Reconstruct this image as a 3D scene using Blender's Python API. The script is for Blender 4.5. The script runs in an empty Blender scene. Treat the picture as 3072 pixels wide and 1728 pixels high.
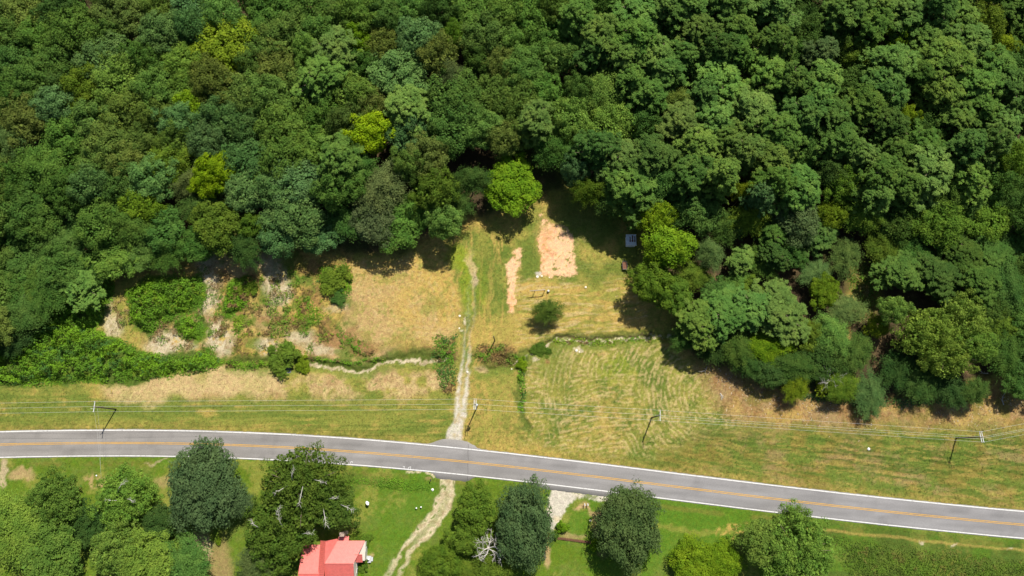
import bpy, math, random
import numpy as np
from mathutils import Vector

# ------------------------------------------------------------------ camera, sky, sun, exposure
FPX, CX, CY, CAMH = 2048.0, 1536.0, 864.0, 185.0
TILT = math.radians(13.9)
CT, ST = math.cos(TILT), math.sin(TILT)
scene = bpy.context.scene
col = scene.collection

cam_d = bpy.data.cameras.new('camera')
cam = bpy.data.objects.new('camera', cam_d)
col.objects.link(cam)
cam.location = (0, 0, CAMH)
cam.rotation_euler = (TILT, 0, 0)
cam_d.sensor_width = 36.0
cam_d.lens = 36.0 * FPX / 3072.0
cam_d.clip_end = 5000
cam_d.clip_start = 1
scene.camera = cam

SUN_EL = math.radians(56.0)
SUN_H = Vector((0.40, 0.917, 0)).normalized()
world = bpy.data.worlds.new('World')
scene.world = world
world.use_nodes = True
wn = world.node_tree
wn.nodes.clear()
sky = wn.nodes.new('ShaderNodeTexSky')
sky.sky_type = 'NISHITA'
sky.sun_disc = False
sky.sun_elevation = SUN_EL
sky.sun_rotation = math.atan2(SUN_H.x, SUN_H.y)
bg = wn.nodes.new('ShaderNodeBackground')
bg.inputs['Strength'].default_value = 0.072
wo = wn.nodes.new('ShaderNodeOutputWorld')
wn.links.new(sky.outputs[0], bg.inputs[0])
wn.links.new(bg.outputs[0], wo.inputs[0])

sun_d = bpy.data.lights.new('sun', 'SUN')
sun_d.energy = 5.0
sun_d.angle = math.radians(0.53)
sun_d.color = (1.0, 0.95, 0.86)
sun = bpy.data.objects.new('sun', sun_d)
col.objects.link(sun)
sun.location = (40, 90, 150)
sdir = Vector((-SUN_H.x * math.cos(SUN_EL), -SUN_H.y * math.cos(SUN_EL), -math.sin(SUN_EL)))
sun.rotation_euler = sdir.to_track_quat('-Z', 'Y').to_euler()

scene.view_settings.view_transform = 'Standard'
scene.view_settings.look = 'None'
scene.view_settings.gamma = 1.0
scene.view_settings.exposure = 0.38
scene.view_settings.use_curve_mapping = False
scene.cycles.max_bounces = 5
scene.cycles.diffuse_bounces = 3
scene.cycles.transmission_bounces = 3
scene.cycles.transparent_max_bounces = 4

# ------------------------------------------------------------------ measuring helpers
def at(px, py, z=0.0):
    """world point at height z seen at photo pixel (px,py)"""
    u, v = (px - CX) / FPX, (CY - py) / FPX
    dx, dy, dz = u, ST + v * CT, -CT + v * ST
    t = (z - CAMH) / dz
    return Vector((dx * t, dy * t, z))

def depth(p):
    return p[1] * ST + (CAMH - p[2]) * CT

def to_px(x, y, z=0.0):
    d = y * ST + (CAMH - z) * CT
    return CX + FPX * x / d, CY - FPX * (y * CT - (CAMH - z) * ST) / d

def tag(o, label=None, cat=None, group=None, kind=None):
    if label: o['label'] = label
    if cat: o['category'] = cat
    if group: o['group'] = group
    if kind: o['kind'] = kind
    return o

def empty(name, loc, rz=0.0):
    o = bpy.data.objects.new(name, None)
    col.objects.link(o)
    o.location = loc
    o.rotation_euler = (0, 0, rz)
    o.empty_display_size = 0.3
    return o

def link(name, me, parent=None):
    o = bpy.data.objects.new(name, me)
    col.objects.link(o)
    if parent is not None:
        o.parent = parent
    return o

def np_mesh(name, V, quads=None, tris=None, mat=None, smooth=False):
    V = np.asarray(V, np.float32)
    me = bpy.data.meshes.new(name)
    me.vertices.add(len(V))
    me.vertices.foreach_set('co', V.ravel())
    loops, starts, n = [], [], 0
    if quads is not None and len(quads):
        q = np.asarray(quads, np.int32)
        loops.append(q.ravel()); starts.append(np.arange(len(q), dtype=np.int32) * 4); n = q.size
    if tris is not None and len(tris):
        t = np.asarray(tris, np.int32)
        loops.append(t.ravel()); starts.append(n + np.arange(len(t), dtype=np.int32) * 3)
    L = np.concatenate(loops); S = np.concatenate(starts)
    me.loops.add(len(L)); me.loops.foreach_set('vertex_index', L)
    me.polygons.add(len(S)); me.polygons.foreach_set('loop_start', S)
    if mat: me.materials.append(mat)
    me.update(calc_edges=True)
    me.validate()
    if smooth:
        me.polygons.foreach_set('use_smooth', np.ones(len(me.polygons), bool))
    return me

class MB:
    """collects boxes, tubes, prisms into one mesh"""
    def __init__(s): s.v, s.f = [], []
    def add(s, V, F):
        b = len(s.v)
        s.v += [tuple(p) for p in V]
        s.f += [tuple(b + i for i in f) for f in F]
        return s
    def box(s, c, size, rz=0.0, taper=1.0, rx=0.0):
        hx, hy, hz = size[0] / 2, size[1] / 2, size[2] / 2
        V = []
        for z, k in ((-hz, 1.0), (hz, taper)):
            for x, y in ((-hx, -hy), (hx, -hy), (hx, hy), (-hx, hy)):
                X, Y, Z = x * k, y * k, z
                Y, Z = Y * math.cos(rx) - Z * math.sin(rx), Y * math.sin(rx) + Z * math.cos(rx)
                V.append((c[0] + X * math.cos(rz) - Y * math.sin(rz), c[1] + X * math.sin(rz) + Y * math.cos(rz), c[2] + Z))
        return s.add(V, [(3, 2, 1, 0), (4, 5, 6, 7), (0, 1, 5, 4), (1, 2, 6, 5), (2, 3, 7, 6), (3, 0, 4, 7)])
    def tube(s, pts, radii, n=7, cap=True):
        pts = [Vector(p) for p in pts]
        if not hasattr(radii, '__len__'): radii = [radii] * len(pts)
        V, F = [], []
        for i, p in enumerate(pts):
            d = (pts[min(i + 1, len(pts) - 1)] - pts[max(i - 1, 0)])
            if d.length < 1e-6: d = Vector((0, 0, 1))
            d.normalize()
            a = Vector((0, 0, 1)) if abs(d.z) < 0.9 else Vector((1, 0, 0))
            u = d.cross(a).normalized(); w = d.cross(u)
            for k in range(n):
                t = 2 * math.pi * k / n
                V.append(p + (u * math.cos(t) + w * math.sin(t)) * radii[i])
        for i in range(len(pts) - 1):
            for k in range(n):
                F.append((i * n + k, i * n + (k + 1) % n, (i + 1) * n + (k + 1) % n, (i + 1) * n + k))
        if cap:
            F.append(tuple(range(n))[::-1]); F.append(tuple((len(pts) - 1) * n + k for k in range(n)))
        return s.add(V, F)
    def lathe(s, c, prof, n=14):
        V, F = [], []
        for r, z in prof:
            for k in range(n):
                t = 2 * math.pi * k / n
                V.append((c[0] + r * math.cos(t), c[1] + r * math.sin(t), c[2] + z))
        for i in range(len(prof) - 1):
            for k in range(n):
                F.append((i * n + k, i * n + (k + 1) % n, (i + 1) * n + (k + 1) % n, (i + 1) * n + k))
        F.append(tuple(range(n))[::-1]); F.append(tuple((len(prof) - 1) * n + k for k in range(n)))
        return s.add(V, F)
    def slab(s, quad, th):
        """quad corners (counter-clockwise from above) thickened downwards"""
        V = [Vector(p) for p in quad]
        V2 = [p - Vector((0, 0, th)) for p in V]
        n = len(V)
        F = [tuple(range(n)), tuple(range(2 * n - 1, n - 1, -1))]
        for i in range(n):
            F.append((i, i + n, (i + 1) % n + n, (i + 1) % n))
        return s.add(V + V2, F)
    def mesh(s, name, mat, smooth=False):
        me = bpy.data.meshes.new(name)
        me.from_pydata(s.v, [], s.f)
        if mat: me.materials.append(mat)
        me.update()
        if smooth:
            for p in me.polygons: p.use_smooth = True
        return me
    def build(s, name, mat, parent=None, smooth=False):
        return link(name, s.mesh(name, mat, smooth), parent)

# ------------------------------------------------------------------ noise in numpy
def _hash(ix, iy, seed):
    h = (ix.astype(np.int64) * 374761393 + iy.astype(np.int64) * 668265263 + seed * 1274126177) & 0xFFFFFFFF
    h = ((h ^ (h >> 13)) * 1274126177) & 0xFFFFFFFF
    h = h ^ (h >> 16)
    return (h & 0xFFFFFF) / float(0xFFFFFF)

def vnoise(x, y, seed=0):
    ix, iy = np.floor(x), np.floor(y)
    fx, fy = x - ix, y - iy
    fx = fx * fx * (3 - 2 * fx); fy = fy * fy * (3 - 2 * fy)
    a, b = _hash(ix, iy, seed), _hash(ix + 1, iy, seed)
    c, d = _hash(ix, iy + 1, seed), _hash(ix + 1, iy + 1, seed)
    return (a * (1 - fx) + b * fx) * (1 - fy) + (c * (1 - fx) + d * fx) * fy

def fbm(x, y, seed=0, oct=4, gain=0.5):
    s, a, t = 0.0, 1.0, 0.0
    for o in range(oct):
        s = s + a * vnoise(x + 17.3 * o, y - 9.1 * o, seed + o * 31); t += a
        a *= gain; x, y = x * 2.03, y * 2.03
    return s / t

def sstep(a, b, x):
    t = np.clip((x - a) / (b - a), 0, 1)
    return t * t * (3 - 2 * t)

def poly_sd(X, Y, P):
    """signed distance, positive inside"""
    P = np.asarray(P, float)
    d = np.full(X.shape, 1e9); ins = np.zeros(X.shape, bool)
    for i in range(len(P)):
        x0, y0 = P[i]; x1, y1 = P[(i + 1) % len(P)]
        ex, ey = x1 - x0, y1 - y0
        t = np.clip(((X - x0) * ex + (Y - y0) * ey) / (ex * ex + ey * ey + 1e-9), 0, 1)
        d = np.minimum(d, (X - x0 - t * ex) ** 2 + (Y - y0 - t * ey) ** 2)
        c = ((y0 > Y) != (y1 > Y)) & (X < (x1 - x0) * (Y - y0) / (y1 - y0 + 1e-12) + x0)
        ins ^= c
    d = np.sqrt(d)
    return np.where(ins, d, -d)

def line_d(X, Y, P):
    P = np.asarray(P, float)
    d = np.full(X.shape, 1e18)
    for i in range(len(P) - 1):
        x0, y0 = P[i]; x1, y1 = P[i + 1]
        ex, ey = x1 - x0, y1 - y0
        t = np.clip(((X - x0) * ex + (Y - y0) * ey) / (ex * ex + ey * ey + 1e-9), 0, 1)
        d = np.minimum(d, (X - x0 - t * ex) ** 2 + (Y - y0 - t * ey) ** 2)
    return np.sqrt(d)

# ------------------------------------------------------------------ materials
def new_mat(name):
    m = bpy.data.materials.new(name)
    m.use_nodes = True
    nt = m.node_tree
    b = nt.nodes['Principled BSDF']
    return m, nt, b

def simple_mat(name, rgb, rough=0.7, metal=0.0, var=0.25, scale=3.0, spec=0.3, bump=0.0):
    m, nt, b = new_mat(name)
    tc = nt.nodes.new('ShaderNodeTexCoord')
    nz = nt.nodes.new('ShaderNodeTexNoise'); nz.inputs['Scale'].default_value = scale; nz.inputs['Detail'].default_value = 6
    nt.links.new(tc.outputs['Object'], nz.inputs['Vector'])
    rp = nt.nodes.new('ShaderNodeMapRange')
    rp.inputs['From Min'].default_value = 0.25; rp.inputs['From Max'].default_value = 0.75
    rp.inputs['To Min'].default_value = 1 - var; rp.inputs['To Max'].default_value = 1 + var
    nt.links.new(nz.outputs[0], rp.inputs[0])
    mx = nt.nodes.new('ShaderNodeVectorMath'); mx.operation = 'SCALE'
    mx.inputs[0].default_value = rgb
    nt.links.new(rp.outputs[0], mx.inputs['Scale'])
    nt.links.new(mx.outputs[0], b.inputs['Base Color'])
    b.inputs['Roughness'].default_value = rough
    b.inputs['Metallic'].default_value = metal
    b.inputs['Specular IOR Level'].default_value = spec
    if bump:
        bp = nt.nodes.new('ShaderNodeBump'); bp.inputs['Strength'].default_value = bump
        nt.links.new(nz.outputs[0], bp.inputs['Height']); nt.links.new(bp.outputs[0], b.inputs['Normal'])
    return m

def leaf_mat(name, transl=0.33):
    m, nt, b = new_mat(name)
    oi = nt.nodes.new('ShaderNodeObjectInfo')
    ge = nt.nodes.new('ShaderNodeNewGeometry')
    tc = nt.nodes.new('ShaderNodeTexCoord')
    nz = nt.nodes.new('ShaderNodeTexNoise'); nz.inputs['Scale'].default_value = 0.45; nz.inputs['Detail'].default_value = 3
    nt.links.new(tc.outputs['Object'], nz.inputs['Vector'])
    hs = nt.nodes.new('ShaderNodeHueSaturation')
    nt.links.new(oi.outputs['Color'], hs.inputs['Color'])
    r1 = nt.nodes.new('ShaderNodeMapRange'); r1.inputs['To Min'].default_value = 0.75; r1.inputs['To Max'].default_value = 1.25
    nt.links.new(ge.outputs['Random Per Island'], r1.inputs[0])
    r2 = nt.nodes.new('ShaderNodeMapRange'); r2.inputs['From Min'].default_value = 0.3; r2.inputs['From Max'].default_value = 0.7
    r2.inputs['To Min'].default_value = 0.8; r2.inputs['To Max'].default_value = 1.2
    nt.links.new(nz.outputs[0], r2.inputs[0])
    mu = nt.nodes.new('ShaderNodeMath'); mu.operation = 'MULTIPLY'
    nt.links.new(r1.outputs[0], mu.inputs[0]); nt.links.new(r2.outputs[0], mu.inputs[1])
    nt.links.new(mu.outputs[0], hs.inputs['Value'])
    r3 = nt.nodes.new('ShaderNodeMapRange'); r3.inputs['From Min'].default_value = 0.3; r3.inputs['From Max'].default_value = 0.7
    r3.inputs['To Min'].default_value = 0.515; r3.inputs['To Max'].default_value = 0.485
    nt.links.new(nz.outputs[0], r3.inputs[0]); nt.links.new(r3.outputs[0], hs.inputs['Hue'])
    nt.links.new(hs.outputs[0], b.inputs['Base Color'])
    b.inputs['Roughness'].default_value = 0.75
    b.inputs['Specular IOR Level'].default_value = 0.06
    tr = nt.nodes.new('ShaderNodeBsdfTranslucent')
    hs2 = nt.nodes.new('ShaderNodeHueSaturation'); hs2.inputs['Hue'].default_value = 0.485; hs2.inputs['Value'].default_value = 1.2
    nt.links.new(hs.outputs[0], hs2.inputs['Color']); nt.links.new(hs2.outputs[0], tr.inputs['Color'])
    ms = nt.nodes.new('ShaderNodeMixShader'); ms.inputs[0].default_value = transl
    out = nt.nodes['Material Output']
    nt.links.new(b.outputs[0], ms.inputs[1]); nt.links.new(tr.outputs[0], ms.inputs[2])
    nt.links.new(ms.outputs[0], out.inputs['Surface'])
    return m

def ground_mat(name):
    m, nt, b = new_mat(name)
    at_ = nt.nodes.new('ShaderNodeAttribute'); at_.attribute_name = 'soil'
    ge = nt.nodes.new('ShaderNodeNewGeometry')
    n1 = nt.nodes.new('ShaderNodeTexNoise'); n1.inputs['Scale'].default_value = 3.2; n1.inputs['Detail'].default_value = 5; n1.inputs['Roughness'].default_value = 0.7
    nt.links.new(ge.outputs['Position'], n1.inputs['Vector'])
    hs = nt.nodes.new('ShaderNodeHueSaturation')
    r1 = nt.nodes.new('ShaderNodeMapRange'); r1.inputs['From Min'].default_value = 0.3; r1.inputs['From Max'].default_value = 0.7
    r1.inputs['To Min'].default_value = 0.68; r1.inputs['To Max'].default_value = 1.32
    nt.links.new(n1.outputs[0], r1.inputs[0]); nt.links.new(r1.outputs[0], hs.inputs['Value'])
    n2 = nt.nodes.new('ShaderNodeTexNoise'); n2.inputs['Scale'].default_value = 1.1; n2.inputs['Detail'].default_value = 4
    nt.links.new(ge.outputs['Position'], n2.inputs['Vector'])
    r2 = nt.nodes.new('ShaderNodeMapRange'); r2.inputs['From Min'].default_value = 0.3; r2.inputs['From Max'].default_value = 0.7
    r2.inputs['To Min'].default_value = 0.485; r2.inputs['To Max'].default_value = 0.515
    nt.links.new(n2.outputs[0], r2.inputs[0]); nt.links.new(r2.outputs[0], hs.inputs['Hue'])
    nt.links.new(at_.outputs['Color'], hs.inputs['Color'])
    nt.links.new(hs.outputs[0], b.inputs['Base Color'])
    b.inputs['Roughness'].default_value = 0.95; b.inputs['Specular IOR Level'].default_value = 0.05
    bp = nt.nodes.new('ShaderNodeBump'); bp.inputs['Strength'].default_value = 0.8; bp.inputs['Distance'].default_value = 0.12
    nt.links.new(n1.outputs[0], bp.inputs['Height']); nt.links.new(bp.outputs[0], b.inputs['Normal'])
    return m

def asphalt_mat(name):
    m, nt, b = new_mat(name)
    ge = nt.nodes.new('ShaderNodeNewGeometry')
    uv = nt.nodes.new('ShaderNodeAttribute'); uv.attribute_name = 'lane'
    n1 = nt.nodes.new('ShaderNodeTexNoise'); n1.inputs['Scale'].default_value = 5.0; n1.inputs['Detail'].default_value = 6; n1.inputs['Roughness'].default_value = 0.75
    nt.links.new(ge.outputs['Position'], n1.inputs['Vector'])
    n2 = nt.nodes.new('ShaderNodeTexNoise'); n2.inputs['Scale'].default_value = 0.12; n2.inputs['Detail'].default_value = 5
    mp = nt.nodes.new('ShaderNodeMapping'); mp.inputs['Scale'].default_value = (0.5, 3.0, 1)
    nt.links.new(ge.outputs['Position'], mp.inputs['Vector']); nt.links.new(mp.outputs[0], n2.inputs['Vector'])
    r1 = nt.nodes.new('ShaderNodeMapRange'); r1.inputs['From Min'].default_value = .3; r1.inputs['From Max'].default_value = .7; r1.inputs['To Min'].default_value = 0.8; r1.inputs['To Max'].default_value = 1.2
    r2 = nt.nodes.new('ShaderNodeMapRange'); r2.inputs['From Min'].default_value = .3; r2.inputs['From Max'].default_value = .7; r2.inputs['To Min'].default_value = 0.86; r2.inputs['To Max'].default_value = 1.14
    nt.links.new(n1.outputs[0], r1.inputs[0]); nt.links.new(n2.outputs[0], r2.inputs[0])
    mu = nt.nodes.new('ShaderNodeMath'); mu.operation = 'MULTIPLY'
    nt.links.new(r1.outputs[0], mu.inputs[0]); nt.links.new(r2.outputs[0], mu.inputs[1])
    sc_ = nt.nodes.new('ShaderNodeVectorMath'); sc_.operation = 'SCALE'
    nt.links.new(uv.outputs['Color'], sc_.inputs[0]); nt.links.new(mu.outputs[0], sc_.inputs['Scale'])
    nt.links.new(sc_.outputs[0], b.inputs['Base Color'])
    b.inputs['Roughness'].default_value = 0.9; b.inputs['Specular IOR Level'].default_value = 0.2
    return m

M = {
    'ground': ground_mat('field_soil'), 'asphalt': asphalt_mat('asphalt'), 'leaf': leaf_mat('leaf'),
    'bark': simple_mat('bark', (0.16, 0.12, 0.085), 0.9, scale=6),
    'dead': simple_mat('dead_wood', (0.50, 0.47, 0.42), 0.85, var=0.2, scale=4),
    'deadgrey': simple_mat('grey_dead_wood', (0.36, 0.34, 0.30), 0.85, var=0.2, scale=4),
    'white_paint': simple_mat('white_road_paint', (0.62, 0.61, 0.59), 0.7, var=0.12, scale=1.5),
    'yellow_paint': simple_mat('yellow_road_paint', (0.56, 0.30, 0.035), 0.7, var=0.12, scale=1.5),
    'pole_wood': simple_mat('creosoted_pole', (0.085, 0.065, 0.05), 0.85, scale=4),
    'arm': simple_mat('weathered_crossarm', (0.62, 0.62, 0.60), 0.7, var=0.12),
    'insulator': simple_mat('porcelain', (0.8, 0.8, 0.8), 0.3, var=0.05),
    'wire': simple_mat('aluminium_wire', (0.56, 0.56, 0.53), 0.45, metal=0.0, var=0.05),
    'tank': simple_mat('transformer_paint', (0.62, 0.65, 0.66), 0.4, var=0.1),
    'roof': simple_mat('red_metal_roof', (0.66, 0.145, 0.115), 0.42, metal=0.0, var=0.14, scale=1.6, spec=1.0),
    'wall': simple_mat('cream_siding', (0.52, 0.48, 0.41), 0.7, var=0.08),
    'brick': simple_mat('weathered_brick', (0.36, 0.27, 0.21), 0.9, var=0.35, scale=5),
    'glass': simple_mat('window_glass', (0.03, 0.035, 0.04), 0.1, var=0.05, spec=0.6),
    'concrete': simple_mat('porch_concrete', (0.45, 0.46, 0.47), 0.8, var=0.12),
    'metal_blue': simple_mat('galvanised_sheet', (0.72, 0.76, 0.80), 0.45, metal=0.2, var=0.15, scale=1.5),
    'metal_white': simple_mat('white_enamel', (0.78, 0.78, 0.76), 0.4, var=0.08),
    'rust': simple_mat('rust', (0.16, 0.075, 0.045), 0.9, var=0.35, scale=4),
    'darkmetal': simple_mat('dark_steel', (0.09, 0.095, 0.10), 0.6, var=0.25),
    'greywood': simple_mat('grey_timber', (0.42, 0.38, 0.33), 0.85, var=0.25, scale=5),
    'black': simple_mat('black_plastic', (0.02, 0.02, 0.022), 0.5, var=0.1),
    'yellow_plastic': simple_mat('yellow_plastic', (0.70, 0.55, 0.05), 0.5, var=0.1),
    'joint': simple_mat('tar_joint', (0.045, 0.043, 0.04), 0.9, var=0.2),
    'cream': simple_mat('cream_stone', (0.72, 0.66, 0.52), 0.7, var=0.1),
    'panel': simple_mat('tarred_panel', (0.11, 0.12, 0.14), 0.7, var=0.3, scale=3),
}

# ------------------------------------------------------------------ road line
TOPL = [(0, 1296), (200, 1291.5), (416, 1289.5), (600, 1294), (800, 1301.5), (1000, 1313), (1257, 1331.5), (1407, 1350), (1600, 1373.5), (1700, 1386), (2050, 1423), (2300, 1455), (2500, 1479), (2780, 1509), (3072, 1535)]
BOTL = [(0, 1372), (200, 1368), (433, 1366.5), (600, 1371), (800, 1379), (1000, 1389), (1233, 1403.5), (1407, 1422), (1600, 1446), (1700, 1457), (2050, 1501), (2300, 1531), (2500, 1555), (2780, 1587), (3072, 1614)]
_xs = np.linspace(0, 3072, 60)
_ty = np.interp(_xs, *zip(*TOPL)); _by = np.interp(_xs, *zip(*BOTL))
_tp = np.array([at(a, b) for a, b in zip(_xs, _ty)]); _bp = np.array([at(a, b) for a, b in zip(_xs, _by)])
_mid = (_tp + _bp) / 2
RC = np.polyfit(_mid[:, 0] / 100.0, _mid[:, 1], 5)
RX0, RX1 = float(_mid[0, 0]), float(_mid[-1, 0])
def road_y(x):
    x = np.asarray(x, float)
    xc = np.clip(x, RX0, RX1)
    y = np.polyval(RC, xc / 100.0)
    d = np.polyval(np.polyder(RC), xc / 100.0) / 100.0
    return y + (x - xc) * d
def road_slope(x):
    xc = np.clip(np.asarray(x, float), RX0, RX1)
    return np.polyval(np.polyder(RC), xc / 100.0) / 100.0
HALF = 3.30
EDGE = 3.62
def bump_fn(x, a, b, h, soft=4.0):
    return h * sstep(a, a + soft, x) * (1 - sstep(b - soft, b, x))
XA, XB = at(1275, 1340).x, at(1445, 1350).x
XC, XD = at(1290, 1425).x, at(1432, 1430).x
XE, XF = at(1580, 1460).x, at(1905, 1500).x
def edge_n(x): return EDGE + bump_fn(x, XA, XB, 1.75, 5.0)
def edge_s(x): return EDGE + bump_fn(x, XC, XD, 1.35, 2.6) + bump_fn(x, XE, XF, 1.2, 6.0) * 0.9
ROADZ = 0.12

# ------------------------------------------------------------------ ground sheet
C = dict(
    hay=(0.395, 0.275, 0.075), haypale=(0.45, 0.335, 0.155), straw=(0.47, 0.40, 0.265), tan=(0.36, 0.25, 0.118),
    yg=(0.215, 0.212, 0.042), grass=(0.112, 0.150, 0.025), deep=(0.068, 0.105, 0.017), lawn=(0.092, 0.148, 0.013), lawnb=(0.076, 0.152, 0.013), lime=(0.185, 0.240, 0.016),
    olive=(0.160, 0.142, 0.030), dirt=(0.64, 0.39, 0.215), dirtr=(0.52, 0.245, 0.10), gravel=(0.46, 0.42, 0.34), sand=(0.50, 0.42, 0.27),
    litter=(0.062, 0.045, 0.024), brown=(0.235, 0.130, 0.052), dry=(0.285, 0.190, 0.088), path=(0.37, 0.295, 0.17))  # litter set darker, shade under the crowns put into its colour
C = {k: np.array(v) for k, v in C.items()}

def axis(lo, hi, step, far):
    a = list(np.arange(lo, hi + step, step))
    s, x = step, a[-1]
    while x < far: s = min(s * 1.35, 2.0) if x < hi + 90 else s * 1.35; x += s; a.append(x)
    s, x, pre = step, a[0], []
    while x > -far: s = min(s * 1.35, 2.0) if x > lo - 40 else s * 1.35; x -= s; pre.append(x)
    return np.array(pre[::-1] + a)
STEP = 0.3
gx = axis(-150, 150, STEP, 1500); gy = axis(-34, 80, STEP, 1500)
GX, GY = np.meshgrid(gx, gy)
PX, PY = to_px(GX, GY)
dd = GY * ST + CAMH * CT
PX = np.where(dd < 20, 9999, PX); PY = np.where(dd < 20, 9999, PY)
WX = PX + 40 * (fbm(GX / 6, GY / 6, 5, 3) - .5); WY = PY + 40 * (fbm(GX / 6 + 50, GY / 6, 6, 3) - .5)
FX = WX + 22 * (fbm(GX / 1.2, GY / 1.2, 7, 3) - .5); FY = WY + 22 * (fbm(GX / 1.2 + 9, GY / 1.2, 8, 3) - .5)

n_big = fbm(GX / 14, GY / 14, 1, 4); n_mid = fbm(GX / 4, GY / 4, 2, 4); n_fine = fbm(GX / 0.9, GY / 0.9, 3, 3, 0.65); n_fin2 = fbm(GX / 0.5, GY / 0.5, 4, 2, 0.7)
def streak(ang, long, short, seed, warp=1.0, dom=None):
    c, s = math.cos(ang), math.sin(ang)
    wx = warp * 3 * (fbm(GX / 9, GY / 9, seed + 3, 2) - .5); wy = warp * 3 * (fbm(GX / 9 + 5, GY / 9, seed + 4, 2) - .5)
    u, v = (GX + wx) * c + (GY + wy) * s, -(GX + wx) * s + (GY + wy) * c
    return fbm(u / long, v / short, seed, 3, 0.6)

soil = np.zeros(GX.shape + (3,)); relief = np.zeros(GX.shape)
def lay(c, m):
    global soil
    if isinstance(c, str): c = C[c]
    soil = soil * (1 - m[..., None]) + c * m[..., None]
def mixc(a, b, t):
    a = C[a] if isinstance(a, str) else a; b = C[b] if isinstance(b, str) else b
    return a * (1 - t[..., None]) + b * t[..., None]
def zone(P, soft=14, X=None, Y=None):
    X = FX if X is None else X; Y = FY if Y is None else Y
    return sstep(-soft, soft, poly_sd(X, Y, P))
def spot(x, y, rx, ry, soft=0.35):
    d = np.sqrt(((FX - x) / rx) ** 2 + ((FY - y) / ry) ** 2)
    return 1 - sstep(1 - soft, 1 + soft, d)

ry = road_y(GX); sl = 1 / np.sqrt(1 + road_slope(GX) ** 2)
dn = (GY - ry) * sl
# north side base: yellow green and hay
t = sstep(.35, .65, n_mid * .5 + n_fine * .5)
lay(mixc('yg', 'hay', t), np.ones(GX.shape))
lay('grass', sstep(.5, .72, n_big * .4 + n_fine * .6) * 0.75)
# left verge with mower lines
vs = streak(0.02, 14, 0.9, 21, .4)
zl = zone([(-400, 1150), (300, 1170), (900, 1185), (1360, 1190), (1360, 1340), (600, 1330), (-400, 1330)], 22)
lay(mixc('grass', 'yg', sstep(.35, .62, vs)), zl * .9)
lay('grass', zl * .35)
lay('hay', zl * sstep(.56, .72, streak(0.03, 9, .8, 23, .6) * .6 + n_mid * .4) * .6)
lay('grass', zl * sstep(.45, .6, n_big) * sstep(.35, .6, n_fine) * .6)
lay('deep', zl * sstep(.62, .8, vs * .5 + n_big * .5) * .6)
# pinkish tan strip between verge and creek
zt = zone([(300, 1160), (480, 1130), (700, 1110), (900, 1130), (1180, 1110), (1330, 1110), (1345, 1170), (1200, 1195), (900, 1190), (520, 1195), (380, 1190)], 20)
lay(mixc('tan', 'haypale', sstep(.35, .65, n_fine)), zt * sstep(.3, .5, n_mid) * .9)
lay('brown', zt * sstep(.55, .75, n_mid) * .35)
lay('grass', zt * sstep(.56, .68, n_fine * .6 + n_big * .4) * .7)
lay('haypale', spot(420, 1175, 110, 35) * .6); lay('haypale', spot(720, 1140, 110, 40) * .7); lay('haypale', spot(560, 1160, 90, 25) * .6)
# rough ground left of the hay meadow
zr = zone([(600, 700), (1060, 760), (1060, 960), (1120, 1040), (1360, 1040), (1340, 1110), (900, 1080), (600, 1090), (430, 1020), (430, 800)], 25)
lay(mixc('hay', 'olive', sstep(.35, .65, n_mid * .5 + n_fine * .5)), zr)
lay('tan', zr * sstep(.5, .7, n_big) * .7)
lay('grass', zr * sstep(.53, .66, fbm(GX / 3, GY / 3, 61, 4)) * .85)
lay('brown', zr * sstep(.58, .7, fbm(GX / 3, GY / 3, 63, 4)) * .6)
# hay meadow, mown in rings
zA = zone([(1050, 800), (1190, 765), (1330, 735), (1372, 800), (1378, 980), (1340, 1030), (1120, 1040), (1060, 960), (1045, 880)], 14)
pA = at(1190, 900)
ang = np.arctan2(GY - pA.y, GX - pA.x); rad = np.maximum(abs(GX - pA.x) / 1.25, abs(GY - pA.y)) + 3.5 * (fbm(GX / 6, GY / 6, 71, 3) - .5)
rings = .55 * fbm(rad / 0.5, (GX + GY) / 4, 73, 3) + .45 * n_fine
lay(mixc('hay', 'tan', sstep(.45, .8, n_big) * .7), zA)
lay('haypale', zA * sstep(.45, .7, rings) * .55)
lay('yg', zA * sstep(.5, .62, n_mid * .55 + n_fine * .45) * .7)
lay('brown', zA * sstep(.64, .8, n_mid) * .25)
relief += zA * (rings - .5) * .22
# strip with the two-rut track
zT = zone([(1360, 700), (1500, 690), (1560, 780), (1530, 900), (1500, 1030), (1440, 1110), (1370, 1110), (1375, 900), (1345, 760)], 16)
lay(mixc('yg', 'grass', sstep(.35, .65, n_mid * .5 + n_fine * .5)), zT)
lay('hay', zT * sstep(.54, .68, streak(1.5, 6, .7, 81)) * .7)
lay('lime', spot(1385, 775, 40, 30) * .6); lay('lime', spot(1395, 850, 18, 90) * .6); lay('lime', spot(1440, 860, 20, 70) * .5)
lay('grass', spot(1460, 830, 40, 80) * .5); lay('haypale', spot(1412, 800, 13, 45) * .75); lay('path', spot(1415, 835, 11, 20) * .7)
lay('hay', spot(1530, 1000, 60, 60) * .5); lay('hay', spot(1440, 1000, 45, 60) * .6)
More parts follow.
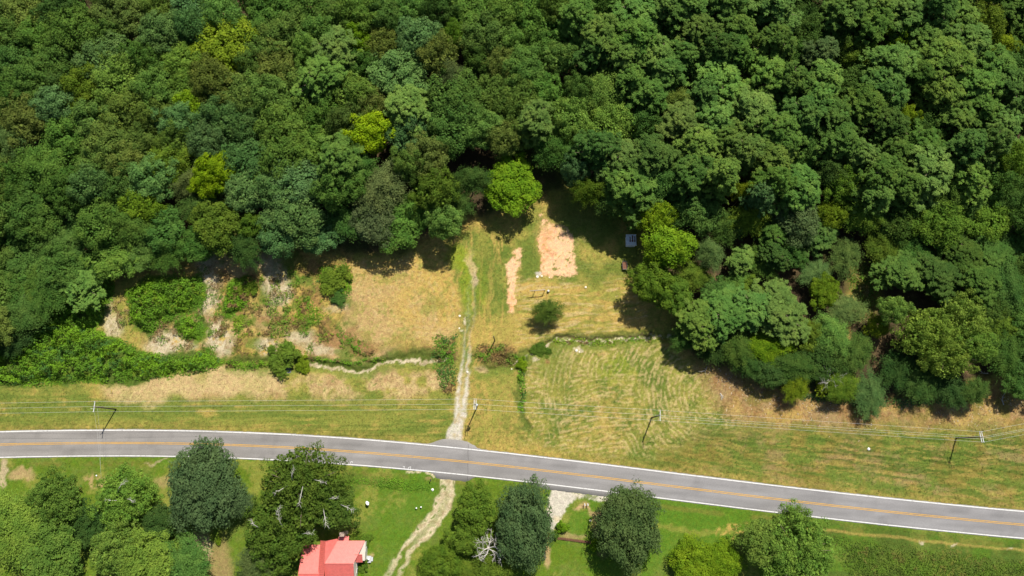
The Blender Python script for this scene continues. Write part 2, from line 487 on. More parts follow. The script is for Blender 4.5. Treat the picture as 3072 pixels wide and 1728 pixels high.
# pad surroundings and middle meadow
zC = zone([(1545, 800), (1760, 740), (1890, 800), (1960, 1000), (1870, 1020), (1650, 1022), (1545, 1040), (1530, 920)], 16)
sC = streak(0.05, 5, .55, 91)
lay(mixc('yg', 'hay', sstep(.3, .6, sC * .55 + n_mid * .45)), zC)
lay('haypale', zC * sstep(.55, .7, streak(.1, 4, .5, 93)) * .7)
lay('grass', zC * sstep(.55, .7, n_mid * .5 + fbm(GX / 8, GY / 8, 95, 3) * .5) * .5)
relief += zC * (sC - .5) * .2
zG = zone([(1560, 660), (1900, 640), (1940, 800), (1850, 830), (1740, 850), (1570, 840), (1540, 760)], 18)
lay(mixc('grass', 'yg', sstep(.4, .6, n_mid)), zG * .85)
lay('hay', zG * sstep(.56, .7, n_mid * .5 + n_fine * .5) * .6)
lay('grass', zone([(1570, 720), (1612, 690), (1618, 830), (1560, 850)], 12) * .85)
# lower right meadow: curved windrows
zD = zone([(1570, 1060), (1700, 1040), (1980, 1030), (2080, 1110), (2260, 1200), (2230, 1290), (2100, 1370), (1850, 1390), (1560, 1330)], 24)
pD = at(2150, 1190)
rD = np.hypot(GX - pD.x, (GY - pD.y) * 1.15) + 2.2 * (fbm(GX / 6, GY / 6, 101, 3) - .5)
wS = .5 + .5 * np.sin(6.283 * rD / 1.25 + 3 * fbm(GX / 3, GY / 3, 107, 2))
wD = .19 * wS + .81 * fbm(rD / 0.62, np.arctan2(GY - pD.y, GX - pD.x) * 9, 103, 4, .7)
vv = GY - .12 * GX + 3.0 * (fbm(GX / 8, GY / 8, 108, 2) - .5)
wD2 = .19 * (.5 + .5 * np.sin(6.283 * vv / 1.2)) + .81 * streak(0.1, 2.0, .55, 105, 2.4); blend = sstep(.42, .58, n_big)
w = wD * (1 - blend) + wD2 * blend
lay(mixc('yg', 'grass', sstep(.35, .7, n_mid)), zD)
lay('haypale', zD * sstep(.44, .66, w * .75 + n_fin2 * .25) * .66)
lay('hay', zD * sstep(.5, .7, n_fine * .5 + n_big * .5) * .5)
lay('lime', spot(1850, 1110, 60, 40) * sstep(.4, .6, n_fine) * .5)
lay('grass', spot(1660, 1090, 70, 40) * .4)
relief += zD * (w - .5) * .34
# field between track and meadow (south of creek)
zE = zone([(1400, 1090), (1560, 1070), (1580, 1320), (1420, 1330)], 20)
lay('grass', zE * sstep(.45, .62, n_mid) * .6); lay('hay', zE * sstep(.52, .66, n_fine * .6 + n_mid * .4) * .6)
# brown ground under the grove edge
zB = zone([(2080, 1110), (2200, 1100), (2400, 1180), (2700, 1190), (3300, 1120), (3300, 1290), (2900, 1280), (2600, 1290), (2350, 1300), (2180, 1240)], 34)
lay(mixc('dry', 'brown', sstep(.35, .65, n_mid * .6 + n_fine * .4)), zB * .9)
lay('hay', zB * sstep(.5, .7, fbm(GX / 5, GY / 5, 111, 4)) * .6)
lay('tan', zB * sstep(.58, .7, n_fine) * .6)
lay('olive', zB * sstep(.55, .7, fbm(GX / 4, GY / 4, 113, 4)) * .7)
# right hand verge
zV = zone([(2150, 1290), (2500, 1290), (3400, 1290), (3400, 1560), (2500, 1500), (2050, 1440), (1800, 1400), (1950, 1370)], 40)
sv = streak(-0.13, 10, .75, 121, .5)
lay(mixc('olive', 'grass', sstep(.4, .6, n_mid)), zV)
lay('dry', zV * sstep(.46, .68, fbm(GX / 7, GY / 5, 123, 4) * .7 + n_fine * .3) * .55)
lay('deep', zV * sstep(.47, .62, sv) * .8)
lay('grass', zV * sstep(11, 5, dn) * sstep(.4, .55, sv) * .5)
lay('hay', zV * sstep(.56, .68, streak(-.13, 5, .5, 125)) * .35)
relief += zV * (sv - .5) * .2
# roadside, mown shorter and duller
nearN = sstep(6.5, 3.6, dn + 2.5 * (n_mid - .5)) * (dn > 0)
lay(mixc('olive', 'hay', sstep(.35, .7, n_mid * .4 + n_fine * .6)), nearN * .55)

# ---- forest floor, leaf litter darkened in place of tree shade
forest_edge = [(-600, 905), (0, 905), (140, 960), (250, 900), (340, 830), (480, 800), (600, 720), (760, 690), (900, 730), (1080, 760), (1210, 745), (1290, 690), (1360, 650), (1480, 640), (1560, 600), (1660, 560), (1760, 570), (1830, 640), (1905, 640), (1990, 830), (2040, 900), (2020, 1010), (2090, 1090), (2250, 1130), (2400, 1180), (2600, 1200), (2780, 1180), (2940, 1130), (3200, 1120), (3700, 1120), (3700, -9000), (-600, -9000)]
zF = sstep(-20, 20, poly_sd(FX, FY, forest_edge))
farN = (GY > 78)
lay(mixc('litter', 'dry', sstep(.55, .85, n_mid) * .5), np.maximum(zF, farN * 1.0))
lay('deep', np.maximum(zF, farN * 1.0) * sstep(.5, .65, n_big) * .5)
lay('brown', spot(2290, 770, 120, 60) * .25); lay('olive', spot(2590, 860, 60, 90) * .8); lay('hay', spot(2545, 950, 16, 70) * .7); lay('hay', spot(2560, 790, 20, 20) * .6)  # brown grove floor kept faint, shade of taller trees put into the colour
lay('tan', spot(1700, 690, 90, 50) * sstep(.4, .6, n_fine) * .3)
lay('grass', spot(1750, 650, 110, 60) * .7)

# ---- straw coloured patches where brush was cleared
for (x, y, rx, ry_, k) in [(510, 1030, 78, 46, 1), (655, 1010, 52, 62, 1), (618, 880, 42, 75, 1), (625, 790, 45, 35, .6), (840, 860, 42, 56, .95), (800, 790, 50, 35, .5), (345, 975, 34, 40, .75), 
                           (805, 1045, 45, 28, .85), (330, 920, 14, 60, .6), (900, 1010, 50, 22, .7), (960, 1040, 55, 20, .7), (1000, 930, 40, 14, .4)]:
    m = spot(x, y, rx * .86, ry_ * .86, .5) * sstep(.30, .46, n_fine * .55 + n_mid * .45)
    lay(mixc('straw', 'path', sstep(.45, .7, n_fine)), m * k)
    lay('brown', m * k * sstep(.68, .8, n_fine) * .4)
for (x, y, rx, ry_) in [(470, 975, 18, 25), (640, 965, 20, 12), (690, 900, 16, 30), (860, 1070, 50, 14), (1010, 1010, 45, 25), (1090, 1040, 40, 22), (1480, 1060, 60, 26), (1310, 1060, 50, 20), (1640, 1083, 7, 9)]:
    lay('brown', spot(x, y, rx, ry_) * .75)

THICK = [[(-160, 1165), (-160, 930), (130, 950), (230, 870), (330, 820), (352, 850), (335, 920), (290, 985), (380, 1020), (445, 1060), (560, 1062), (620, 1050), (690, 1090), (650, 1115), (400, 1150), (120, 1160)],
         [(375, 870), (440, 835), (600, 830), (625, 870), (600, 925), (490, 975), (450, 1010), (395, 975)],
         [(525, 955), (590, 945), (625, 985), (600, 1020), (570, 1030), (530, 1000)], [(690, 845), (750, 825), (770, 860), (745, 920), (700, 945), (670, 960), (665, 920)]]
for P_ in THICK: lay(mixc('deep', 'lawn', sstep(.4, .6, n_mid)), zone(P_, 8))
# ---- creek with sandy bed
CREEK_L = [(690, 1100), (800, 1098), (905, 1090), (1000, 1099), (1100, 1112), (1165, 1088), (1240, 1083), (1335, 1080)]
CREEK_R = [(1440, 1110), (1540, 1083), (1600, 1048), (1660, 1030), (1750, 1023), (1850, 1021), (1960, 1013), (2050, 1005)]
dcl = line_d(FX, FY, CREEK_L); dcr = line_d(FX, FY, CREEK_R); dcx = np.minimum(dcl, dcr)
DRAIN = [(1568, 1075), (1565, 1120), (1560, 1180), (1562, 1240), (1575, 1300)]
ddr = line_d(FX, FY, DRAIN)
lay('grass', (1 - sstep(16, 34, dcx)) * .75)
lay('deep', (1 - sstep(8, 20, line_d(FX, FY, [(x, y - 17) for x, y in CREEK_L]))) * .6)
bed = 1 - sstep(2, 6.5, dcx + 5 * (n_fine - .5))
creek_mask = (bed > .5) & (WX < 1340) & (WX > 905) | (bed > .55) & (WX > 1530) & (WX < 1940)
lay(mixc('sand', 'path', sstep(.4, .7, n_mid)), bed * sstep(900, 930, WX) * (1 - sstep(1330, 1350, WX)) * sstep(.25, .4, n_fine))
lay(mixc('sand', 'grass', sstep(.48, .62, n_fine)), bed * sstep(1530, 1550, WX))
lay('litter', (1 - sstep(1.5, 5, line_d(FX, FY, [(1650, 1020), (1700, 1016), (1800, 1012), (1900, 1009), (1965, 1002)]))) * .8)
lay('deep', (1 - sstep(6, 16, ddr)) * .75)
relief -= (1 - sstep(4, 26, dcx)) * .75 + (1 - sstep(2, 14, ddr)) * .35
lay('haypale', spot(1445, 1098, 26, 14) * .8); lay('straw', spot(1610, 1078, 14, 6) * .7); lay('straw', spot(1735, 1053, 10, 6) * .8)

# ---- bare earth pad and its narrow neighbour
PAD = [(1618, 640), (1640, 632), (1650, 665), (1690, 672), (1712, 700), (1722, 740), (1730, 825), (1690, 832), (1620, 828), (1624, 770), (1612, 735), (1622, 690)]
STRIP = [(1545, 745), (1566, 748), (1560, 790), (1548, 830), (1540, 935), (1521, 935), (1526, 850), (1520, 800)]
QX, QY = PX + .25 * (WX - PX) + .8 * (FX - WX), PY + .25 * (WY - PY) + .8 * (FY - WY)
sp = np.maximum(poly_sd(QX, QY, PAD), poly_sd(QX, QY, STRIP))
zp = sstep(-4, 5, sp + 10 * (n_fin2 - .5)) * (1 - sstep(.63, .68, n_fine * .75 + fbm(GX / .8, GY / .8, 131, 2) * .25) * .9)
zp = zp * (1 - sstep(715, 650, PY) * sstep(.40, .48, n_fine) * .95)
pad_mask = zp > .5
lay(mixc('dirt', 'dirtr', sstep(.5, .85, n_mid * .7 + n_fine * .3)), zp)
lay('gravel', spot(1620, 828, 14, 7) * .9)

# ---- gravel track north of the road
TRK = [(1366, 1345), (1372, 1260), (1382, 1180), (1388, 1110), (1393, 1040), (1400, 960), (1408, 860), (1414, 760), (1420, 700)]
dt = line_d(WX * .55 + FX * .45, PY, TRK)
half = np.interp(PY, [700, 1000, 1090, 1200, 1260, 1320, 1345], [13, 13, 14, 17, 19, 27, 36])
rut = np.maximum(1 - sstep(3, 8, abs(dt - half * .7)), 1 - sstep(-6, 6, dt - half * .75) * 1.0) * 1.0
full = 1 - sstep(-5, 5, dt - half)
k = np.interp(PY, [700, 860, 1000, 1060, 1110, 1200, 1340, 1350], [0, .10, .22, .42, .75, .95, 1, 0])
centre = 1 - sstep(.25, .5, dt / half)
gr = full * k * (1 - centre * np.interp(PY, [1000, 1200, 1250], [.85, .75, 0.05])) * sstep(.2, .45, n_fine + .12 * k)
lay(mixc('gravel', 'path', sstep(.5, .75, n_fine)), gr)
track_mask = (full > .5) & (PY > 1040) & (PY < 1345)
relief -= full * k * .08
lay('straw', spot(1380, 955, 4, 9) * .9); lay('straw', spot(1379, 985, 3, 6) * .8)

# ---- south side
south = sstep(1.0, -1.0, dn)
Sb = mixc('lawn', 'grass', sstep(.35, .7, n_mid * .6 + n_fine * .4))
lay(Sb, south)
lay('lawnb', south * sstep(.45, .6, n_big) * .6)
lay('yg', south * sstep(.55, .7, fbm(GX / 6, GY / 6, 141, 4) * .7 + n_fine * .3) * .65)
lay('lawnb', zone([(1920, 1490), (2260, 1540), (2200, 1640), (2000, 1700), (1900, 1640)], 30) * .8)
lay('lawnb', zone([(1180, 1440), (1310, 1455), (1300, 1480), (1210, 1475)], 10) * .7)
lay('deep', south * zone([(1040, 1420), (1200, 1435), (1200, 1460), (1040, 1455)], 12) * .5)
lay('yg', south * (1 - sstep(4, 14, line_d(FX, FY, [(1950, 1575), (2060, 1590), (2200, 1600), (2240, 1605)]))) * .6)
lay('hay', spot(2195, 1595, 70, 18) * sstep(.45, .6, n_fine) * .8)
zSR = south * zone([(2420, 1560), (3400, 1640), (3400, 1900), (2300, 1900)], 40)
lay(mixc('deep', 'grass', sstep(.35, .65, n_mid)), zSR)
lay('lawnb', zSR * sstep(.52, .66, fbm(GX / 6, GY / 3, 143, 4)) * .6)
lay('olive', zSR * sstep(.55, .7, n_fine * .5 + n_big * .5) * .7)
rs = dn + .9 * (n_mid - .5)
lay('olive', south * np.maximum(1 - sstep(.3, .9, abs(rs + 5.2)), 0) * sstep(.4, .6, n_mid) * .5)
lay('hay', south * (1 - sstep(.15, .5, abs(rs + 6.3))) * (WX > 2400) * .5)
lay('straw', spot(2775, 1626, 14, 4) * .9); lay('straw', spot(2858, 1634, 7, 3) * .8); lay('straw', spot(3020, 1643, 6, 3) * .8)
lay('tan', spot(62, 1422, 34, 16) * .8); lay('tan', spot(300, 1440, 40, 22) * sstep(.4, .6, n_fine) * .8); lay('tan', spot(500, 1440, 40, 20) * .5)
lay('path', spot(600, 1650, 34, 60) * .9); lay('dry', spot(660, 1690, 40, 70) * .7); lay('path', spot(470, 1385, 30, 4) * .6)
lay('path', spot(5, 1420, 12, 40) * .9)
lay('sand', (1 - sstep(2, 6, line_d(FX, FY, [(1232, 1415), (1270, 1420), (1300, 1428)]))) * .9)
lay('dry', spot(1290, 1445, 10, 6) * .6)
# south driveway, two ruts fading into the lawn
DRV = [(1346, 1425), (1338, 1470), (1322, 1525), (1290, 1580), (1250, 1625), (1220, 1660), (1190, 1700), (1160, 1740), (1110, 1790)]
dv = line_d(WX * .5 + FX * .5, WY * .5 + FY * .5, DRV)
hv = np.interp(PY, [1425, 1500, 1560, 1640, 1700], [22, 22, 21, 18, 17])
fv = 1 - sstep(-4, 4, dv - hv)
kv = np.interp(PY, [1425, 1630, 1680, 1728, 1780], [.95, .95, .75, .55, .4])
cv = (1 - sstep(.2, .5, dv / hv)) * np.interp(PY, [1440, 1600, 1660], [.15, .5, 1.0])
lay(mixc('sand', 'path', sstep(.45, .7, n_fine)), fv * kv * (1 - cv) * sstep(.25, .45, n_fine + .05))
drive_mask = (fv > .5) & (PY < 1700) & (dn < 0)
# gravel turn-in on the right
GRV = [(1655, 1470), (1700, 1474), (1840, 1492), (1845, 1512), (1790, 1506), (1765, 1492), (1735, 1490), (1712, 1512), (1690, 1548), (1668, 1580), (1652, 1600), (1640, 1560)]
sg = poly_sd(WX * .6 + PX * .4, WY * .6 + PY * .4, GRV)
zg = sstep(-4, 4, sg + 10 * (n_fin2 - .5))
lay(mixc('gravel', 'sand', sstep(.5, .8, n_mid)), zg)
gravel_mask = (zg > .5) & (dn < -1)
lay('tan', (1 - sstep(3, 9, line_d(FX, FY, [(1745, 1512), (1765, 1520), (1785, 1545), (1800, 1580)]))) * .8)
lay('tan', spot(1755, 1515, 16, 12) * .7); lay('tan', spot(1718, 1610, 40, 8) * .6); lay('tan', spot(1631, 1665, 14, 38) * .85); lay('dry', spot(1800, 1600, 18, 60) * .6)
lay('grass', spot(1770, 1490, 14, 8) * .8); lay('tan', spot(1092, 1660, 8, 30) * .7); lay('tan', spot(1116, 1680, 6, 18) * .7)

# finest mottling, then heights
soil *= (0.80 + 0.40 * n_fin2)[..., None]
soil = np.clip(soil, 0.01, 0.92)
zz = 0.30 * (n_big - .5) + 0.16 * (n_fine - .5) + 0.10 * (n_fin2 - .5) + relief
verge = np.minimum(np.where(dn > 0, dn - edge_n(GX), -dn - edge_s(GX)), 30)
wv = sstep(5, 0.4, verge)
zz = zz * (1 - wv) + wv * (0.115 + 0.13 * (n_fine - .5) + 0.05 * (n_fin2 - .5))
zz = np.where(verge < 0, np.minimum(zz, 0.115 + .20 * (n_fine - .5) + verge * 0.55), zz)
zz = np.where(verge < -.5, -0.12, zz)
far_k = np.clip((np.maximum(abs(GX) - 150, np.maximum(GY - 80, -34 - GY))) / 40, 0, 1)
zz = zz * (1 - far_k)

H_, W_ = GX.shape
V = np.stack([GX, GY, zz], -1).reshape(-1, 3)
idx = np.arange(H_ * W_).reshape(H_, W_)
Q = np.stack([idx[:-1, :-1], idx[:-1, 1:], idx[1:, 1:], idx[1:, :-1]], -1).reshape(-1, 4)
SC = soil.reshape(-1, 3)
def fmask(m):
    return (m[:-1, :-1] & m[1:, 1:]).reshape(-1)
used = np.zeros(len(Q), bool)
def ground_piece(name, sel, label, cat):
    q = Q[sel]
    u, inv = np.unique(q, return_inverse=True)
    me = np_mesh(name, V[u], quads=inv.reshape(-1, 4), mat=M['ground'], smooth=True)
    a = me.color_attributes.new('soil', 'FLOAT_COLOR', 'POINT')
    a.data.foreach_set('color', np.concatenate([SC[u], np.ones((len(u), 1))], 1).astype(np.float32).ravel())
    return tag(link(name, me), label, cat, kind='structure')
pieces = [('gravel_track', track_mask, 'pale two-rut gravel track running north from the road', 'track'),
          ('gravel_driveway', drive_mask, 'sandy gravel driveway curving through the lawn beside the red roofed house', 'driveway'),
          ('gravel_turnout', gravel_mask, 'white gravel turn-in between the two round dark trees', 'driveway'),
          ('bare_earth_pad', pad_mask & (PY < 960), 'bare pinkish earth pad and narrow strip beside it', 'bare earth'),
          ('creek_bed', creek_mask & (dn > 8), 'sandy bed of the shallow creek crossing the field', 'creek')]
for nm, mk, lb, ct in pieces:
    s_ = fmask(mk) & ~used
    used |= s_
    ground_piece(nm, s_, lb, ct)
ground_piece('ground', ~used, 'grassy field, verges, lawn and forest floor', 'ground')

def ground_z(x, y):
    i = int(np.clip(np.searchsorted(gx, x) - 1, 0, W_ - 2)); j = int(np.clip(np.searchsorted(gy, y) - 1, 0, H_ - 2))
    return float(zz[j, i])

# ------------------------------------------------------------------ road
def worn(m_):
    nt = m_.node_tree; b_ = nt.nodes['Principled BSDF']; src_ = b_.inputs['Base Color'].links[0].from_socket
    ge_ = nt.nodes.new('ShaderNodeNewGeometry'); nz_ = nt.nodes.new('ShaderNodeTexNoise'); nz_.inputs['Scale'].default_value = 2.2; nz_.inputs['Detail'].default_value = 8; nz_.inputs['Roughness'].default_value = .8
    nt.links.new(ge_.outputs['Position'], nz_.inputs['Vector'])
    mr_ = nt.nodes.new('ShaderNodeMapRange'); mr_.inputs['From Min'].default_value = .52; mr_.inputs['From Max'].default_value = .66; mr_.inputs['To Max'].default_value = .75
    nt.links.new(nz_.outputs[0], mr_.inputs[0])
    mx_ = nt.nodes.new('ShaderNodeMix'); mx_.data_type = 'RGBA'; mx_.inputs[7].default_value = (.22, .21, .20, 1)
    nt.links.new(mr_.outputs[0], mx_.inputs[0]); nt.links.new(src_, mx_.inputs[6]); nt.links.new(mx_.outputs[2], b_.inputs['Base Color'])
worn(M['white_paint']); worn(M['yellow_paint'])
rx = np.concatenate([np.arange(-400, -150, 5.0), np.arange(-150, 150, 0.8), np.arange(150, 401, 5.0)])
ry_ = road_y(rx); rs_ = road_slope(rx)
nx, ny = -rs_ / np.sqrt(1 + rs_ ** 2), 1 / np.sqrt(1 + rs_ ** 2)
def road_pt(i_off, z):
    return np.stack([rx + nx * i_off, ry_ + ny * i_off, np.full(rx.shape, 0.0) + z], -1)
offs = []
en, es = edge_n(rx), edge_s(rx)
rag = lambda sd: 0.18 * (fbm(rx / 1.6, rx * 0, sd, 3) - .5)
offs.append((-es - .06 + rag(3), ROADZ - .25)); offs.append((-es + rag(3), ROADZ - .03))
for o in (-3.3, -2.6, -1.65, -.75, 0, .75, 1.65, 2.6, 3.3):
    offs.append((np.full(rx.shape, o), ROADZ + 0.06 * (1 - (o / 3.6) ** 2)))
offs.append((en + rag(4), ROADZ - .03)); offs.append((en + .06 + rag(4), ROADZ - .25))
RV = np.concatenate([road_pt(o, z) for o, z in offs])
n = len(rx); K = len(offs)
ri = np.arange(n * K).reshape(K, n)
RQ = np.stack([ri[:-1, :-1], ri[:-1, 1:], ri[1:, 1:], ri[1:, :-1]], -1).reshape(-1, 4)
rme = np_mesh('road', RV, quads=RQ, mat=M['asphalt'])
lanec = []
base_a, wheel_a, shoulder_a = np.array((.205, .198, .190)), np.array((.228, .220, .212)), np.array((.240, .230, .215))
for kk in range(K):
    cc = {0: shoulder_a, 1: shoulder_a, 2: base_a, 3: wheel_a, 4: base_a, 5: wheel_a, 6: base_a, 7: wheel_a, 8: base_a, 9: wheel_a, 10: base_a, 11: shoulder_a, 12: shoulder_a}[kk]
    lanec.append(np.tile(cc, (n, 1)))
lanec = np.concatenate(lanec)
rxx, ryy = np.tile(rx, K), np.repeat(np.arange(K), n)
lanec = lanec * (0.90 + .20 * fbm(rxx / 9, ryy * .8, 801, 4))[:, None] * (1 - .10 * sstep(.6, .68, fbm(rxx / 3, ryy * .35, 803, 2)))[:, None]
warm = np.clip((60 - rxx) / 200, 0, 1)[:, None]; lanec = lanec * (np.array([[1.0, 1.0, 1.03]]) * (1 - warm) + np.array([[1.04, 1.0, .95]]) * warm)
a = rme.color_attributes.new('lane', 'FLOAT_COLOR', 'POINT')
a.data.foreach_set('color', np.concatenate([lanec, np.ones((len(lanec), 1))], 1).astype(np.float32).ravel())
road = tag(link('road', rme), 'grey two-lane asphalt road curving across the picture', 'road', kind='structure')
def marking(name, off, w, mat, lab):
    zc = lambda o: ROADZ + 0.06 * (1 - (o / 3.6) ** 2) + 0.012
    wob = 0.03 * (fbm(rx / 6, rx * 0, 9, 2) - .5)
    VV = np.concatenate([road_pt(off - w / 2 + wob, zc(off) + .002), road_pt(off + w / 2 + wob, zc(off) + .002)])
    ii = np.arange(n * 2).reshape(2, n)
    QQ = np.stack([ii[0, :-1], ii[0, 1:], ii[1, 1:], ii[1, :-1]], -1)
    o = link(name, np_mesh(name, VV, quads=QQ, mat=mat), road)
    o['label'] = lab
marking('edge_line', HALF, .26, M['white_paint'], 'white edge line on the field side')
marking('edge_line', -HALF, .26, M['white_paint'], 'white edge line on the house side')
marking('centre_line', .17, .15, M['yellow_paint'], 'upper yellow centre line')
marking('centre_line', -.17, .15, M['yellow_paint'], 'lower yellow centre line')
mb = MB()
jx = at(1404, 1390).x
jy = float(road_y(jx))
for s0, s1 in ((-4.6, -1.2), (-1.2, 1.3), (1.3, 4.6)):
    pts = [(jx + 0.05 * math.sin(s * 2.1), jy + s, ROADZ + 0.06 * (1 - min(1, (s / 3.6) ** 2)) + .006) for s in np.linspace(s0, s1, 8)]
    for p, q in zip(pts[:-1], pts[1:]):
        mb.add([(p[0] - .035, p[1], p[2]), (p[0] + .035, p[1], p[2]), (q[0] + .035, q[1], q[2]), (q[0] - .035, q[1], q[2])], [(0, 1, 2, 3)])
mb.build('pavement_joint', M['joint'], road)
# surveyor's paint squiggles at the south edge line
def squiggle(pts, w=.11):
    m_ = MB()
    for (x0, y0), (x1, y1) in zip(pts[:-1], pts[1:]):
        p, q = at(x0, y0), at(x1, y1)
        d = (q - p).normalized(); nn = Vector((-d.y, d.x, 0)) * w / 2
        def zr_(v): return ROADZ + 0.06 * (1 - min(1.2, ((v.y - float(road_y(v.x))) / 3.6) ** 2)) + .02
        m_.add([(*(p - nn).xy, zr_(p)), (*(p + nn).xy, zr_(p)), (*(q + nn).xy, zr_(q)), (*(q - nn).xy, zr_(q))], [(0, 1, 2, 3)])
    return m_.build('survey_mark', M['white_paint'], road)
squiggle([(1052, 1391), (1053, 1385), (1058, 1385), (1058, 1389)])
squiggle([(1209, 1399), (1215, 1400), (1211, 1405), (1216, 1408)])
squiggle([(1226, 1410), (1225, 1403), (1232, 1400), (1232, 1406), (1227, 1409)])

# ------------------------------------------------------------------ foliage builders
def leaf_quads(c, nrm, L, Wd, rng, jit=0.5, along=None, fold=0.12):
    n = len(c)
    nn = nrm + jit * rng.normal(size=(n, 3))
    nn /= np.linalg.norm(nn, axis=1, keepdims=True) + 1e-9
    r = rng.normal(size=(n, 3)) if along is None else along + 0.35 * rng.normal(size=(n, 3))
    t = r - nn * np.sum(r * nn, 1, keepdims=True)
    t /= np.linalg.norm(t, axis=1, keepdims=True) + 1e-9
    b = np.cross(nn, t)
    L = L[:, None] / 2; Wd = Wd[:, None] / 2
    V = np.stack([c - t * L - nn * fold * L, c + b * Wd, c + t * L - nn * fold * L, c - b * Wd], 1).reshape(-1, 3)
    return V
def leaves_mesh(name, V, mat):
    q = np.arange(len(V)).reshape(-1, 4)
    return np_mesh(name, V, quads=q, mat=mat)
def sphere_dirs(n, rng, zmin=-1.0):
    z = rng.uniform(zmin, 1, n); a = rng.uniform(0, 2 * np.pi, n); r = np.sqrt(1 - z * z)
    return np.stack([r * np.cos(a), r * np.sin(a), z], 1)
def spiral_dirs(n, rng, zmin=-0.35):
    i = np.arange(n) + .5
    z = 1 - (1 - zmin) * i / n
    a = i * 2.39996 + rng.uniform(0, 6.28)
    r = np.sqrt(np.clip(1 - z * z, 0, 1))
    d = np.stack([r * np.cos(a), r * np.sin(a), z], 1) + .13 * rng.normal(size=(n, 3))
    return d / np.linalg.norm(d, axis=1, keepdims=True)

def limbs(H, R, base_r, ztop, rng, n=7, spread=.7):
    m = MB()
    lean = rng.normal(size=2) * .3
    trunk = [(lean[0] * f * f, lean[1] * f * f, -0.3 + f * (ztop + .3)) for f in np.linspace(0, 1, 7)]
    m.tube(trunk, [base_r * (1.25 - f * 1.0) if i else base_r * 1.6 for i, f in enumerate(np.linspace(0, 1, 7))], 8)
    for i in range(n):
        a = i * 2.4 + rng.uniform(-.4, .4); z0 = ztop * rng.uniform(.42, .8)
        ln = R * spread * rng.uniform(.7, 1.1)
        p0 = Vector((lean[0] * .4, lean[1] * .4, z0)); d = Vector((math.cos(a), math.sin(a), 0))
        pts = [p0, p0 + d * ln * .4 + Vector((0, 0, ln * .35)), p0 + d * ln * .75 + Vector((0, 0, ln * .55)), p0 + d * ln + Vector((0, 0, ln * .62))]
        m.tube(pts, [base_r * .45, base_r * .3, base_r * .18, base_r * .06], 6)
    return m

def mk_oak(seed, R=6.5, H=17.0, zc=11.2, hz=5.0, nl=52, lobe=(1.25, 2.1), leaf=.36, puffs=10, per=30, flat=1.0, asp=(.5, .8), wob=1.0, radmin=.66, fill=1300, base_r=.26):
    rng = np.random.default_rng(seed)
    d = spiral_dirs(nl, rng, -.4)
    az = np.arctan2(d[:, 1], d[:, 0])
    irr = 1 + wob * (.16 * np.sin(az * 2 + rng.uniform(0, 6)) + .12 * np.sin(az * 3 + rng.uniform(0, 6)) + .08 * np.sin(az * 5 + rng.uniform(0, 6)))
    rad = rng.uniform(radmin, 1.0, nl) * irr
    c = d * rad[:, None] * np.array([R, R, hz]) * .86 + np.array([0, 0, zc])
    c[:, 2] += rng.normal(size=nl) * .5
    rl = rng.uniform(*lobe, nl)
    Vs = []
    for i in range(nl):
        dirs = sphere_dirs(puffs * 2, rng) + d[i] * .55 + np.array([0, 0, .55])
        dirs /= np.linalg.norm(dirs, axis=1, keepdims=True)
        dirs = dirs[:puffs]
        pc = c[i] + dirs * rl[i] * np.array([.9, .9, .7 * flat]) * rng.uniform(.75, 1.05, (puffs, 1))
        pr = rng.uniform(.5, .9, puffs)
        sd = sphere_dirs(puffs * per, rng)
        own = np.repeat(np.arange(puffs), per)
        keep = np.sum(sd * dirs[own], 1) > -.45
        sd, own = sd[keep], own[keep]
        pts = pc[own] + sd * pr[own][:, None] * rng.uniform(.7, 1.1, (len(sd), 1))
        nr = sd * 1.0 + dirs[own] * .4 + np.array([0, 0, .3])
        nr /= np.linalg.norm(nr, axis=1, keepdims=True)
        L = leaf * rng.uniform(.65, 1.3, len(sd))
        Vs.append(leaf_quads(pts, nr, L, L * rng.uniform(*asp, len(sd)), rng, .32))
    nf = fill
    fd = sphere_dirs(nf, rng, -.6) * (rng.uniform(0.3, .82, (nf, 1))) * np.array([R, R, hz]) + np.array([0, 0, zc])
    L = rng.uniform(.6, 1.0, nf)
    Vs.append(leaf_quads(fd, np.tile([0, 0, 1.0], (nf, 1)), L, L * .8, rng, .8))
    crown = leaves_mesh('crown', np.concatenate(Vs), M['leaf'])
    trunk = limbs(H, R, base_r, zc, rng, 7 if R < 9 else 11).mesh('trunk', M['bark'], True)
    return dict(crown=crown, trunk=trunk, R=R, H=H, zc=zc / H)

